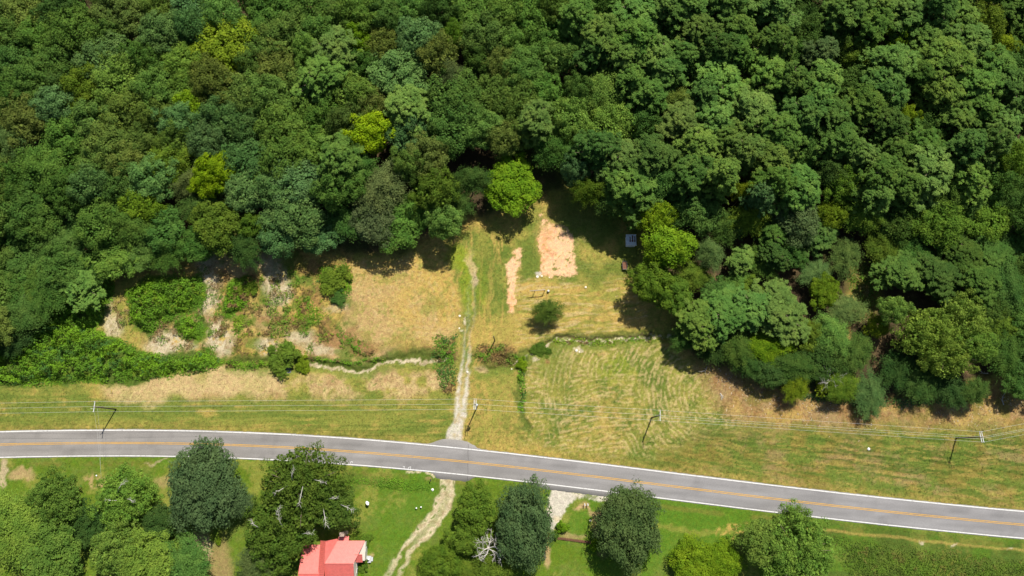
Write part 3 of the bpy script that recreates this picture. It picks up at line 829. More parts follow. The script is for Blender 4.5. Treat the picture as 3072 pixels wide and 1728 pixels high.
def mk_pine(seed, R=4.6, H=20.0, nb=175):
    rng = np.random.default_rng(seed)
    z0 = 8.5
    Vs = []
    zz_ = z0 + (H - z0) * (rng.uniform(0, 1, nb) ** .8)
    f = (zz_ - z0) / (H - z0)
    prof = np.sqrt(np.clip(1 - f ** 2.2, 0, 1)) * (.65 + .35 * np.clip(f * 4, 0, 1))
    a = np.arange(nb) * 2.39996 + rng.normal(size=nb) * .3
    irr = 1 + .22 * np.sin(a * 2 + rng.uniform(0, 6)) + .15 * np.sin(a * 3 + rng.uniform(0, 6))
    rr = R * prof * irr * np.sqrt(rng.uniform(.15, 1.0, nb))
    bc = np.stack([rr * np.cos(a), rr * np.sin(a), zz_ + rng.normal(size=nb) * .25], 1)
    out = np.stack([np.cos(a), np.sin(a), np.full(nb, .6)], 1)
    tufts, per = 6, 22
    for i in range(nb):
        dirs = sphere_dirs(tufts, rng, -.5) + out[i] * .7
        dirs /= np.linalg.norm(dirs, axis=1, keepdims=True)
        tc = bc[i] + dirs * rng.uniform(.2, .75, (tufts, 1)) * np.array([1, 1, .7])
        own = np.repeat(np.arange(tufts), per)
        nd = sphere_dirs(len(own), rng, -.4) + dirs[own] * .5 + np.array([0, 0, .25])
        nd /= np.linalg.norm(nd, axis=1, keepdims=True)
        L = rng.uniform(.32, .55, len(own))
        pts = tc[own] + nd * L[:, None] * .55
        nr = nd * .5 + np.array([0, 0, .6]) + rng.normal(size=nd.shape) * .3
        Vs.append(leaf_quads(pts, nr, L, L * .27, rng, .2, along=nd * 3, fold=.0))
    nf = 1600
    k = rng.integers(0, nb, nf)
    fd = bc[k] * np.array([.7, .7, 1]) - np.array([0, 0, .5]) + rng.normal(size=(nf, 3)) * .5
    L = rng.uniform(.5, .9, nf)
    Vs.append(leaf_quads(fd, np.tile([0, 0, 1.0], (nf, 1)), L, L * .6, rng, .8))
    crown = leaves_mesh('crown', np.concatenate(Vs), M['leaf'])
    m = MB(); m.tube([(0, 0, -.3), (0.1, 0, 6), (.05, .1, 12), (0, 0, H - .8)], [.3, .22, .15, .04], 8)
    for i in range(0, nb, 4):
        p = Vector(bc[i]); m.tube([(0.05, 0.05, max(z0 - 1, p.z - 1.2)), (p.x * .6, p.y * .6, p.z - .3), tuple(p)], [.07, .05, .02], 5)
    return dict(crown=crown, trunk=m.mesh('trunk', M['bark'], True), R=R, H=H, zc=.7)

def mk_feather(seed, R=6.0, H=13.0, ns=85, leaf=.34):
    rng = np.random.default_rng(seed)
    d = spiral_dirs(ns, rng, -.25)
    az = np.arctan2(d[:, 1], d[:, 0])
    irr = 1 + .2 * np.sin(az * 2 + rng.uniform(0, 6)) + .14 * np.sin(az * 4 + rng.uniform(0, 6))
    c = d * (rng.uniform(.5, 1, ns) * irr)[:, None] * np.array([R, R, 4.2]) * .9 + np.array([0, 0, 8.3])
    Vs = []
    for i in range(ns):
        n = 190
        o = np.array([d[i, 0], d[i, 1], 0]); o /= np.linalg.norm(o) + 1e-6
        s = np.cross([0, 0, 1], o)
        u = rng.normal(size=n) * .95; v = rng.normal(size=n) * .5; w = rng.normal(size=n) * .16
        pts = c[i] + o * u[:, None] + s * v[:, None] + np.array([0, 0, 1.]) * (w - .22 * np.abs(u) * (u > 0) - .25 * v * v)[:, None]
        nr = np.tile([0, 0, 1.0], (n, 1)) + o * .35
        L = leaf * rng.uniform(.6, 1.3, n)
        Vs.append(leaf_quads(pts, nr, L, L * .5, rng, .45, along=np.tile(o, (n, 1)) + rng.normal(size=(n, 3)) * .4))
    nf = 900
    fd = sphere_dirs(nf, rng, -.4) * rng.uniform(.2, .75, (nf, 1)) * np.array([R, R, 4.0]) + np.array([0, 0, 8.0])
    L = rng.uniform(.5, .9, nf)
    Vs.append(leaf_quads(fd, np.tile([0, 0, 1.0], (nf, 1)), L, L * .6, rng, .8))
    crown = leaves_mesh('crown', np.concatenate(Vs), M['leaf'])
    return dict(crown=crown, trunk=limbs(H, R, .2, 9.0, rng, 8).mesh('trunk', M['bark'], True), R=R, H=H, zc=.66)

def mk_bush(seed, R=2.0, H=2.4, nl=26, leaf=.34):
    rng = np.random.default_rng(seed)
    d = spiral_dirs(nl, rng, -.05)
    az = np.arctan2(d[:, 1], d[:, 0])
    irr = 1 + .3 * np.sin(az * 2 + rng.uniform(0, 6)) + .22 * np.sin(az * 3 + rng.uniform(0, 6))
    c = d * (rng.uniform(.35, .95, nl) * irr)[:, None] * np.array([R, R, H * .5]) + np.array([0, 0, H * .36])
    Vs = []
    for i in range(nl):
        n = 110
        sd = sphere_dirs(n, rng, -.4)
        pts = c[i] + sd * rng.uniform(.3, .6) * rng.uniform(.5, 1.5, (n, 1))
        L = leaf * rng.uniform(.5, 1.5, n)
        Vs.append(leaf_quads(pts, sd * .6 + np.array([0, 0, .8]), L, L * .4, rng, .5, along=sd + rng.normal(size=sd.shape) * .3))
    crown = leaves_mesh('foliage', np.concatenate(Vs), M['leaf'])
    m = MB()
    for k in range(6):
        a = k * 1.05; m.tube([(0, 0, -.15), (.3 * math.cos(a), .3 * math.sin(a), .5), (.8 * math.cos(a), .8 * math.sin(a), H * .6)], [.05, .035, .015], 5)
    return dict(crown=crown, trunk=m.mesh('stem', M['bark'], True), R=R, H=H, zc=.5)

def mk_bare(seed, R=5.0, H=10.0, mat='dead', r0=.2, depth_=5, up=.4):
    rng = np.random.default_rng(seed)
    m = MB()
    def grow(p, d, ln, r, lev):
        pts = [p]; q = p; dd_ = d.copy()
        for k in range(4):
            dd_ = (dd_ + Vector(rng.normal(size=3) * .16)).normalized()
            q = q + dd_ * ln / 4; pts.append(q)
        m.tube(pts, [r * (1 - .13 * k) for k in range(5)], 5 if lev > 1 else 7, cap=False)
        if lev >= depth_: return
        for k in range(3 if lev < 3 else 2):
            j = 2 + int(rng.integers(0, 3))
            nd = (dd_ + Vector(rng.normal(size=3)) * .62 + Vector((0, 0, -.04 * lev))).normalized()
            grow(pts[j], nd, ln * rng.uniform(.6, .8), r * .58, lev + 1)
    base = Vector((0, 0, -.2)); fork = H * .42
    m.tube([base, (0, .05, fork * .5), (0.05, 0, fork)], [r0 * 1.5, r0 * 1.2, r0], 8)
    for k in range(6):
        a = k * 1.05 + rng.uniform(-.3, .3)
        grow(Vector((0.05, 0, fork * rng.uniform(.85, 1.0))), Vector((math.cos(a), math.sin(a), up + rng.uniform(0, .5))).normalized(), R * .42, r0 * .6, 1)
    return dict(crown=None, trunk=m.mesh('branches', M[mat], True), R=R, H=H, zc=.7)

LIB = {
    'oak': [mk_oak(11, nl=48, lobe=(1.1, 1.8)), mk_oak(12, nl=54, lobe=(1.0, 1.6)), mk_oak(13, hz=5.6, nl=44, lobe=(1.1, 1.9)), mk_oak(14, nl=58, lobe=(.9, 1.5), hz=4.6), mk_oak(15, nl=42, lobe=(1.2, 2.0))],
    'bigoak': [mk_oak(91, R=12.5, H=13, zc=7.6, hz=4.8, nl=120, lobe=(1.1, 2.0), puffs=9, per=26, radmin=.42, wob=.6, fill=2600, base_r=.45), mk_oak(92, R=10, H=13, zc=7.6, hz=4.8, nl=90, lobe=(1.1, 1.9), puffs=9, per=28, radmin=.48, wob=.6, fill=2000, base_r=.4)],
    'pine': [mk_pine(21), mk_pine(22, nb=160), mk_pine(23, R=5.0, nb=195), mk_pine(24, R=4.2, nb=150)],
    'feather': [mk_feather(31), mk_feather(32, ns=70), mk_feather(33, ns=95)],
    'round': [mk_oak(81, R=6, H=12, zc=6.4, hz=5.2, nl=84, lobe=(.95, 1.7), leaf=.44, puffs=9, per=26, asp=(.25, .42), wob=.5), mk_oak(82, R=6, H=12, zc=6.4, hz=5.0, nl=76, lobe=(1.0, 1.8), leaf=.44, puffs=9, per=28, asp=(.25, .42), wob=.5), mk_oak(83, R=6, H=12, zc=6.4, hz=5.4, nl=90, lobe=(.9, 1.6), leaf=.42, puffs=9, per=26, asp=(.25, .42), wob=.55)],
    'bush': [mk_bush(51), mk_bush(52, nl=34), mk_bush(53, nl=20, leaf=.4)],
    'bare': [mk_bare(61), mk_bare(62, mat='deadgrey')],
    'slim': [mk_oak(71, R=3.4, H=15, zc=8.6, hz=6.4, nl=38, lobe=(.8, 1.3), leaf=.32, puffs=8, per=26)],
}
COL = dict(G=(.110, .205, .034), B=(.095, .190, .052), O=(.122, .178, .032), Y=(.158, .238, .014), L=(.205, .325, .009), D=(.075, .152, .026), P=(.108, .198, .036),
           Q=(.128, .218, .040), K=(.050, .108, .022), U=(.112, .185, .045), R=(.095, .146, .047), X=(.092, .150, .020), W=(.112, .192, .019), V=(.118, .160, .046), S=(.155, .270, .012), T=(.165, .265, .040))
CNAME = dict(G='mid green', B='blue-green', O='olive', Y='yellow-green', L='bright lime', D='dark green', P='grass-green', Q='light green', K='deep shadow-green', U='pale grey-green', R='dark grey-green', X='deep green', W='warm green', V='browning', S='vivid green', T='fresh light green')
KNAME = dict(oak='broadleaf tree', bigoak='spreading tree', pine='pine', feather='feathery tree', round='dense round tree', bush='bush', bare='bare dead tree', slim='slender tree')
rngT = random.Random(5)
TREES = []
def plant(px, py, rpx, kind, ck, h=None, label=None, cat=None, group=None, var=None, rz=None, name=None, jitter=True, ry=None):
    lib = LIB[kind]
    T = lib[var if var is not None else rngT.randrange(len(lib))]
    hh = h if h else T['H'] * rngT.uniform(.88, 1.12)
    zc = T['zc'] * hh
    if label or ck == 'T': jitter = False
    p = at(px, py, zc)
    r = rpx * depth(p) / FPX
    nm = name or {'oak': 'broadleaf_tree', 'bigoak': 'spreading_tree', 'pine': 'pine_tree', 'feather': 'feathery_tree', 'round': 'round_tree', 'bush': 'bush', 'bare': 'dead_tree', 'slim': 'slender_tree'}[kind]
    root = empty(nm, (p.x, p.y, ground_z(p.x, p.y) - .03), rz if rz is not None else rngT.uniform(0, 6.28))
    s = r / T['R']
    root.scale = (s * rngT.uniform(.94, 1.06) if jitter else s, s, hh / T['H'])
    if ry: root.scale = (s, s * ry / rpx, hh / T['H']); root.rotation_euler[2] = rz or 0.0
    b = T['trunk']
    link(b.name.split('.')[0], b, root)
    if T['crown'] is not None:
        c = link(T['crown'].name.split('.')[0], T['crown'], root)
        base = np.array(COL[ck])
        f = rngT.uniform(.80, 1.28) if jitter else 1
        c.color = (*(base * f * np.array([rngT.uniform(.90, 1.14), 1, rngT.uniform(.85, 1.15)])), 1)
    TREES.append(dict(o=root, px=px, py=py, kind=kind, ck=ck, label=label, cat=cat, group=group))
    return root

S_ = 0.59627
LEFT = """140 70 140 O;330 50 120 D;600 60 150 O;790 60 100 O;1000 50 120 B;1120 70 110 G;1390 60 170 G;1560 40 130 G;1690 90 110 G;1800 80 120 G;1930 80 100 G;2060 60 120 G;2210 60 90 D;2400 70 160 G;2530 80 110 G;
40 190 120 D;190 190 110 G;380 160 140 G;560 180 90 D;820 180 130 B;960 140 90 B;1130 230 170 Y;1450 180 140 G;1600 170 110 G;1790 200 90 S;1690 270 110 P;1930 230 100 O;2110 190 120 B;2280 190 65 W;2450 180 130 G;2570 200 90 G;
50 330 130 D;280 310 110 D;540 300 140 B;720 300 90 D;930 330 110 T;1290 300 100 G;1400 330 140 O;1560 270 90 G;1630 400 130 P;1800 330 90 D;2000 370 170 B;2210 280 110 O;2270 400 90 V;2520 330 100 O;2420 300 90 D;
150 430 130 D;430 440 130 W;610 400 150 G;770 460 120 G;950 450 90 G;1080 430 130 O;1220 480 110 O;1350 490 130 G;1490 420 120 O;1790 480 110 G;2050 560 120 Q;1860 540 90 O;2300 500 160 G;2500 480 110 G;300 440 90 D;
280 540 110 B;130 600 130 O;480 600 130 G;650 560 120 O;980 540 90 S;1110 570 110 B;900 620 110 B;1200 620 110 B;1450 620 160 G;1620 600 120 G;1860 670 120 L;2060 680 120 B;2280 640 140 G;2430 650 110 G;2540 700 100 O;780 590 100 O;40 480 100 D;1740 620 90 O;
70 710 100 U;210 850 140 D;350 690 140 G;560 720 130 O;710 720 110 O;890 700 100 G;840 820 120 W;1080 880 115 L;1250 820 140 B;1430 790 150 G;1570 750 120 G;1710 820 120 P;2150 790 120 O;1040 720 110 B;2060 830 90 G;500 820 110 G;640 830 100 O;
40 930 110 D;130 1040 140 D;460 930 100 B;620 910 120 D;760 900 130 B;960 920 80 V;1250 960 120 B;1500 920 150 B;1480 1060 160 B;1700 950 120 D;1930 950 140 V;2190 960 110 W;2370 910 90 D;330 960 110 D;1380 960 110 B;1800 870 100 D;2290 1010 80 D;
200 1110 120 G;310 1220 120 D;520 1120 130 G;720 1030 100 Y;820 1150 110 D;1090 1130 125 W;1270 1140 80 W;1400 1170 120 B;1600 1180 110 B;1740 1090 120 D;2020 1110 140 G;2230 1110 100 G;1880 1120 110 R;1000 1040 90 D;420 1050 100 D;60 1180 120 D;650 1130 110 D;
100 1310 140 G;300 1350 120 G;560 1290 130 G;720 1230 120 G;400 1430 110 Q;200 1430 120 D;850 1260 100 D;1230 1250 90 K;1010 1230 100 D;30 1440 120 D;460 1350 100 D"""
RIGHT = """80 80 130 G;330 110 110 P;470 40 90 D;620 90 130 P;770 70 90 P;880 60 110 P;1060 50 110 P;1180 80 90 P;1300 60 120 Q;1470 70 110 D;1680 70 120 P;1820 60 90 P;1960 80 130 P;2120 60 100 P;2230 120 120 P;2370 130 110 W;2500 50 110 D;2540 150 100 D;210 60 90 G;
200 200 120 G;440 200 110 P;620 220 120 P;800 190 90 D;940 180 110 Q;1130 170 90 P;1320 230 90 P;1500 190 110 D;1650 210 110 D;1930 190 80 S;2070 220 90 P;2260 230 110 P;2470 250 90 Y;1040 270 90 D;1790 150 100 P;
60 350 130 G;250 300 90 G;400 290 100 D;720 310 110 P;860 300 100 P;1120 290 90 P;1530 290 90 R;1730 290 90 W;1890 350 130 P;2160 320 130 P;2400 380 130 P;560 320 90 P;2530 330 100 D;1410 300 90 D;
460 450 130 T;290 600 110 T;490 620 130 T;760 380 100 P;690 490 100 P;840 520 90 O;1040 420 120 Q;1280 400 130 P;1550 430 100 Q;1700 430 100 D;1860 470 110 P;2130 480 100 Q;2310 460 120 P;2500 480 110 P;1400 430 90 P;2020 400 90 D;340 470 90 D;590 420 90 P;960 500 90 P;
120 620 100 P;40 660 90 O;840 640 120 Q;1000 620 110 Q;1200 560 120 Q;1330 680 130 Q;1450 590 110 P;1600 620 120 P;1760 550 110 P;1860 640 110 D;1960 600 70 Y;2220 620 130 P;2440 640 110 P;660 620 90 D;2080 640 90 D;2340 580 90 P;1520 520 90 P;150 470 100 G;40 500 110 G;
560 820 120 P;700 800 110 P;930 750 120 Q;1160 780 90 Q;1300 800 110 Q;1490 750 100 D;1740 800 100 P;2050 750 120 P;2260 760 100 P;2480 800 100 W;840 830 100 O;1060 720 100 P;1640 730 100 P;1900 780 90 D;2400 740 90 P;430 760 110 D;220 760 110 D;1600 870 90 D;
310 860 70 B;390 960 80 W;580 920 130 P;900 880 110 P;1050 900 90 P;1180 960 60 Y;1430 960 110 P;1660 930 100 W;1840 900 100 P;2080 870 130 P;2270 900 110 P;2450 920 100 D;730 920 110 D;1300 930 90 D;1960 940 100 D;2180 960 110 D;2550 1000 110 D;500 1010 90 D;
640 1010 100 D;950 1060 120 D;1200 1090 95 W;1240 1000 60 B;1430 1100 120 R;1610 1080 85 Y;1750 1080 100 W;1820 1000 90 P;2150 1130 140 W;2400 1080 140 W;2000 1010 90 D;830 1060 100 D;1080 1140 100 D;1320 1180 90 D;2280 1020 100 D;1540 1160 100 D;1920 1100 110 D;
1680 1290 85 U;1870 1240 95 W;2010 1220 110 D;2400 1290 130 D;2250 1280 110 D;1950 1370 100 D;2140 1390 110 D;2480 1420 120 D;2340 1420 100 D;2060 1310 100 D;2550 1250 110 D;1000 1280 70 U;1150 1310 65 G;1320 1290 70 D;900 1010 90 D"""
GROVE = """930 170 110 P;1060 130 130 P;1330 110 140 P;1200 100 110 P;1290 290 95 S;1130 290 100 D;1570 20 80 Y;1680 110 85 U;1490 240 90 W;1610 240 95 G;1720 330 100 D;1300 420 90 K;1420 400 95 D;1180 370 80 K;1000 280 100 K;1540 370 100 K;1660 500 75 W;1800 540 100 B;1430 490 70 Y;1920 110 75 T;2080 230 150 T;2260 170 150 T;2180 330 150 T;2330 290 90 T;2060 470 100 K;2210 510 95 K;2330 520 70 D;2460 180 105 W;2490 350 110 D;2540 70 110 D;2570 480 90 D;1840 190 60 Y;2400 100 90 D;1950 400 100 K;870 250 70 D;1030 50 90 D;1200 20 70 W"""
def auto_kind(px, ck, py):
    if ck == 'V': return 'feather'
    if ck in 'PQ' : return 'pine'
    if ck in 'WY' : return rngT.choice(['feather', 'oak', 'oak'])
    if ck in 'LS': return 'oak'
    if ck in 'U': return 'feather'
    if px > 1750: return rngT.choice(['pine', 'pine', 'oak', 'feather'])
    if ck in 'DKR' and py > 450: return rngT.choice(['feather', 'oak'])
    return 'oak'
def parse(s, ox, oy):
    for it in s.replace('\n', '').split(';'):
        a = it.split()
        if len(a) == 4:
            yield ox + float(a[0]) * S_, oy + float(a[1]) * S_, float(a[2]) * S_, a[3]
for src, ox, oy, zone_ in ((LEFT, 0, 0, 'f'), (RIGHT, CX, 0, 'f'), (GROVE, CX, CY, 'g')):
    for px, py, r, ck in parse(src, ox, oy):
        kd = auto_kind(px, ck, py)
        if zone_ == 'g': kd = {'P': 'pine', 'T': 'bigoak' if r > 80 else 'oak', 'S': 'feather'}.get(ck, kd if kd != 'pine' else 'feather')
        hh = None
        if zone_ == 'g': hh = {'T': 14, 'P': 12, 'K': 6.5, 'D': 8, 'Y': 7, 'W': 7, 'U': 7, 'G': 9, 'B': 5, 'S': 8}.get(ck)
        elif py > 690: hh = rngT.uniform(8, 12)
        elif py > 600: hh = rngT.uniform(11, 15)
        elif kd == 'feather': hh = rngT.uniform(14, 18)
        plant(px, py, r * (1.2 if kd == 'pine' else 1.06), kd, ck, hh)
# trees standing just outside the top and side edges keep the wood closed there
for px in range(-60, 3200, 120):
    plant(px + rngT.uniform(-30, 30), rngT.uniform(-60, -20), 80, 'oak' if px < 1650 else 'pine', rngT.choice('GDGB') if px < 1650 else 'P')

for py in range(40, 1130, 105):
    plant(3105 + rngT.uniform(-15, 20), py, 72, 'pine' if py < 600 else 'oak', 'P' if py < 600 else 'D', 16 if py < 700 else 9)
    if py < 1000: plant(-35 + rngT.uniform(-20, 15), py, 75, 'oak', rngT.choice('GDO'), 17 if py < 700 else 11)
plant(2290, 790, 55, 'feather', 'D', 7); plant(2370, 760, 50, 'oak', 'D', 9); plant(2215, 850, 45, 'feather', 'G', 6); plant(2450, 820, 48, 'feather', 'U', 6)
for px, py, r, ck, h in ((60, 935, 75, 'D', 9), (225, 845, 52, 'G', 8), (40, 1015, 60, 'K', 5), (150, 880, 66, 'D', 10)):
    plant(px, py, r, 'feather' if ck != 'G' else 'oak', ck, h)
# trees of the clearing
plant(1535, 560, 92, 'oak', 'S', 11, 'bright green full-crowned tree standing alone above the bare earth pad', 'tree', var=3)
plant(1300, 570, 62, 'oak', 'S', 11, 'bright green tree at the forest edge left of the clearing', 'tree', var=1)
plant(1968, 655, 58, 'oak', 'S', 15, 'bright green tree just above and right of the small metal shed', 'tree', var=4)
plant(2000, 745, 66, 'slim', 'S', 17, 'tall slender green tree right of the metal shed', 'tree')
plant(1960, 850, 72, 'oak', 'W', 13, 'warm green tree at the shaded right edge of the clearing', 'tree', var=1)
plant(2020, 885, 64, 'oak', 'W', 11, 'warm green tree casting shade on the creek end', 'tree', var=3)
plant(2075, 825, 58, 'feather', 'W', 8, 'low yellowish tree right of the slender tree', 'tree', var=1)
plant(1641, 932, 44, 'feather', 'X', 6.6, 'small dark tree alone in the middle meadow', 'tree', var=1)
# trees south of the road
plant(612, 1455, 110, 'round', 'R', 12, 'dense grey-green tree overhanging the road edge', 'tree', var=0, ry=140)
plant(1572, 1572, 93, 'round', 'R', 12, 'dense round grey-green tree left of the gravel turn-in', 'tree', var=1, ry=128)
plant(1885, 1580, 100, 'round', 'R', 12, 'dense round grey-green tree standing alone right of the gravel turn-in', 'tree', var=2, ry=132)
plant(700, 1500, 55, 'feather', 'R', 8, 'dark feathery tree between the grey-green trees and the big oak', 'tree')
plant(165, 1500, 98, 'bigoak', 'G', 10, 'mid green tree lower left, second from the picture corner', 'tree', var=1)
plant(375, 1485, 105, 'bigoak', 'T', 9, 'light green open tree with dead twigs at lower left', 'tree', var=1)
plant(60, 1590, 110, 'feather', 'T', 9.5, 'light green tree at the bottom left corner', 'tree', var=2)
plant(150, 1670, 100, 'oak', 'G', 10, 'mid green tree in the very bottom left corner', 'tree', var=0)
plant(345, 1650, 90, 'bigoak', 'T', 10, 'pale green round-lobed tree at the bottom left', 'tree', var=1)
plant(440, 1690, 95, 'oak', 'T', 9.5, 'pale green tree touching the bottom edge at left', 'tree', var=1)
plant(560, 1690, 85, 'feather', 'G', 8, 'green feathery tree beside the bare bank at the bottom', 'tree', var=1)
plant(270, 1575, 70, 'oak', 'K', 6, 'low dark tree hidden between the lower left trees', 'tree', var=2)
plant(480, 1570, 60, 'oak', 'K', 6, 'low dark tree below the open light green tree', 'tree', var=3)
plant(905, 1465, 152, 'bigoak', 'X', 13, 'huge spreading oak with dead white branches above the red roof', 'tree', var=0)
plant(838, 1600, 125, 'bigoak', 'X', 11, 'spreading oak left of the red roofed house', 'tree', var=1)
plant(1000, 1520, 75, 'oak', 'X', 10, 'smaller oak crown reaching over the lawn right of the huge oak', 'tree', var=0)
plant(785, 1690, 80, 'feather', 'R', 8, 'dark feathery tree at the bottom edge left of the house', 'tree', var=2)
plant(1430, 1525, 72, 'oak', 'W', 9, 'warm green tree joined to the round grey-green tree', 'tree', var=3)
plant(1400, 1610, 58, 'oak', 'W', 7, 'warm green tree above the dead white tree', 'tree', var=1)
plant(2392, 1650, 138, 'bigoak', 'T', 12, 'large light green tree at the bottom right below the road', 'tree', var=0)
plant(2295, 1625, 78, 'oak', 'Q', 10, 'mid green tree on the left shoulder of the large light green one', 'tree', var=0)
plant(2380, 1560, 50, 'feather', 'G', 10, 'small green tree top reaching the road edge at right', 'tree', var=1)
plant(2080, 1690, 74, 'round', 'S', 5.5, 'bright green shrubby tree at the bottom edge, left of a pair', 'tree', var=1)
plant(2165, 1682, 62, 'round', 'S', 5, 'bright green shrubby tree at the bottom edge, right of a pair', 'tree', var=2)
plant(2085, 1655, 34, 'bush', 'G', 3.5, 'dark green bush on top of the bright shrubby trees', 'bush')
plant(1320, 1695, 66, 'round', 'W', 6, 'bright olive shrub at the bottom edge left of the dead tree', 'tree', var=1)
plant(1400, 1715, 40, 'feather', 'W', 4, 'small olive shrub at the bottom edge', 'tree', var=0)
plant(1480, 1718, 68, 'round', 'W', 5, 'olive green tree below the dead white tree', 'tree', var=2)
plant(1464, 1650, 80, 'bare', 'D', 11, 'bare white dead tree with tangled branches beside the round tree', 'dead tree', var=0)
plant(2508, 1135, 62, 'bare', 'D', 9, 'grey leafless tree at the front of the grove', 'dead tree', var=1)
plant(1750 / 1, 300, 40, 'bare', 'D', 17, 'grey leafless crown among the pines in the upper forest', 'dead tree', var=1)
plant(585, 600, 38, 'bare', 'D', 11, 'grey leafless tree left below the bright lime forest tree', 'dead tree', var=1)
plant(2960, 520, 32, 'bare', 'D', 13, 'grey leafless tree at the right edge of the forest', 'dead tree', var=1)
# bushes
for x, y, r, c, h, lb in [(845, 1075, 52, 'W', 3.0, 'green bush on the creek bank left of the dark panel'), (905, 1095, 26, 'Y', 2.2, 'yellow-green bush right of the dark panel'), (1000, 838, 46, 'W', 2.6, 'low green bush in the rough ground by the forest shade'),
                          (1015, 895, 26, 'D', 1.4, 'small dark bush below the rough ground thicket'), (1687, 1582, 19, 'S', 2.0, 'small bright green shrub on the lawn by the gravel turn-in'), (1662, 1605, 14, 'D', 1.4, 'small dark shrub at the left end of the border edging'),
                          (1790, 1637, 22, 'S', 2.2, 'bright green shrub at the right end of the border edging'), (1065, 1616, 26, 'W', 2.0, 'clipped shrub behind the house by its porch'), (1095, 1620, 22, 'W', 1.8, 'second clipped shrub at the rear corner of the house'),
                          (1082, 1705, 18, 'W', 1.6, 'shrub against the house wall below the porch'), (1094, 1690, 14, 'W', 1.3, 'small shrub next to the porch'), (1075, 1722, 16, 'S', 1.3, 'bright shrub at the bottom edge by the house wall'),
                          (1565, 1092, 20, 'S', 1.8, 'bright green bush where the drain leaves the creek'), (655, 1625, 10, 'Y', 1.2, 'tiny yellow-green shrub by the bare bank'), (1622, 1047, 28, 'X', 1.3, 'dark bush on the creek bank in the small tree shadow'), (735, 860, 34, 'W', 1.6, 'leafy bush between two straw coloured patches'),
                          (2475, 1145, 40, 'Y', 4.5, 'yellowish bush at the front of the grove')]:
    plant(x, y, r, 'bush', c, h, lb, 'bush')

ORD = lambda n: '%d%s' % (n, 'th' if 10 <= n % 100 <= 20 else {1: 'st', 2: 'nd', 3: 'rd'}.get(n % 10, 'th'))
def band(t):
    if t['px'] > 1980 and t['py'] > 860: return 'in the grove near the road'
    y = t['py']
    if y < 90: return 'along the top edge'
    for lim, nm in ((200, 'in the upper forest'), (330, 'in the middle forest'), (450, 'in the lower forest'), (600, 'near the forest front')):
        if y < lim: return nm
    return 'at the forest edge'
from collections import defaultdict
grp = defaultdict(list)
for t in TREES:
    if not t['label']: grp[(CNAME[t['ck']], KNAME[t['kind']], band(t))].append(t)
for (cn, kn, bd), lst in grp.items():
    lst.sort(key=lambda t: t['px'])
    for i, t in enumerate(lst):
        if len(lst) == 1: t['label'] = f'only {cn} {kn} {bd}'
        else: t['label'] = f'{cn} {kn} {bd}, {ORD(i + 1)} such from the left'
for t in TREES:
    g = t['group'] or {'bush': 'bushes in the field and yards'}.get(t['kind'], 'trees of the wood and yards')
    tag(t['o'], t['label'], t['cat'] or ('dead tree' if t['kind'] == 'bare' else 'tree'), g)
# ------------------------------------------------------------------ low growth (uncountable)
def tint_mat(name, transl=.2):
    m, nt, b = new_mat(name)
    a_ = nt.nodes.new('ShaderNodeAttribute'); a_.attribute_name = 'tint'
    ge = nt.nodes.new('ShaderNodeNewGeometry')
    r1 = nt.nodes.new('ShaderNodeMapRange'); r1.inputs['To Min'].default_value = .75; r1.inputs['To Max'].default_value = 1.25
    nt.links.new(ge.outputs['Random Per Island'], r1.inputs[0])
    sc_ = nt.nodes.new('ShaderNodeVectorMath'); sc_.operation = 'SCALE'
    nt.links.new(a_.outputs['Color'], sc_.inputs[0]); nt.links.new(r1.outputs[0], sc_.inputs['Scale'])
    nt.links.new(sc_.outputs[0], b.inputs['Base Color']); b.inputs['Roughness'].default_value = .7; b.inputs['Specular IOR Level'].default_value = .15
    tr = nt.nodes.new('ShaderNodeBsdfTranslucent'); nt.links.new(sc_.outputs[0], tr.inputs['Color'])
    ms = nt.nodes.new('ShaderNodeMixShader'); ms.inputs[0].default_value = transl
    nt.links.new(b.outputs[0], ms.inputs[1]); nt.links.new(tr.outputs[0], ms.inputs[2]); nt.links.new(ms.outputs[0], nt.nodes['Material Output'].inputs['Surface'])
    return m
M['tint'] = tint_mat('low_growth')
rg = np.random.default_rng(77)
def grid_idx(x, y):
    i = np.clip(np.searchsorted(gx, x) - 1, 0, W_ - 2); j = np.clip(np.searchsorted(gy, y) - 1, 0, H_ - 2)
    return j, i
def tinted(name, Vq, tint, label, cat):
    me = leaves_mesh(name, Vq, M['tint'])
    a_ = me.color_attributes.new('tint', 'FLOAT_COLOR', 'POINT')
    tt = np.repeat(tint, 4, 0)
    a_.data.foreach_set('color', np.concatenate([tt, np.ones((len(tt), 1))], 1).astype(np.float32).ravel())
    return tag(link(name, me), label, cat, kind='stuff')

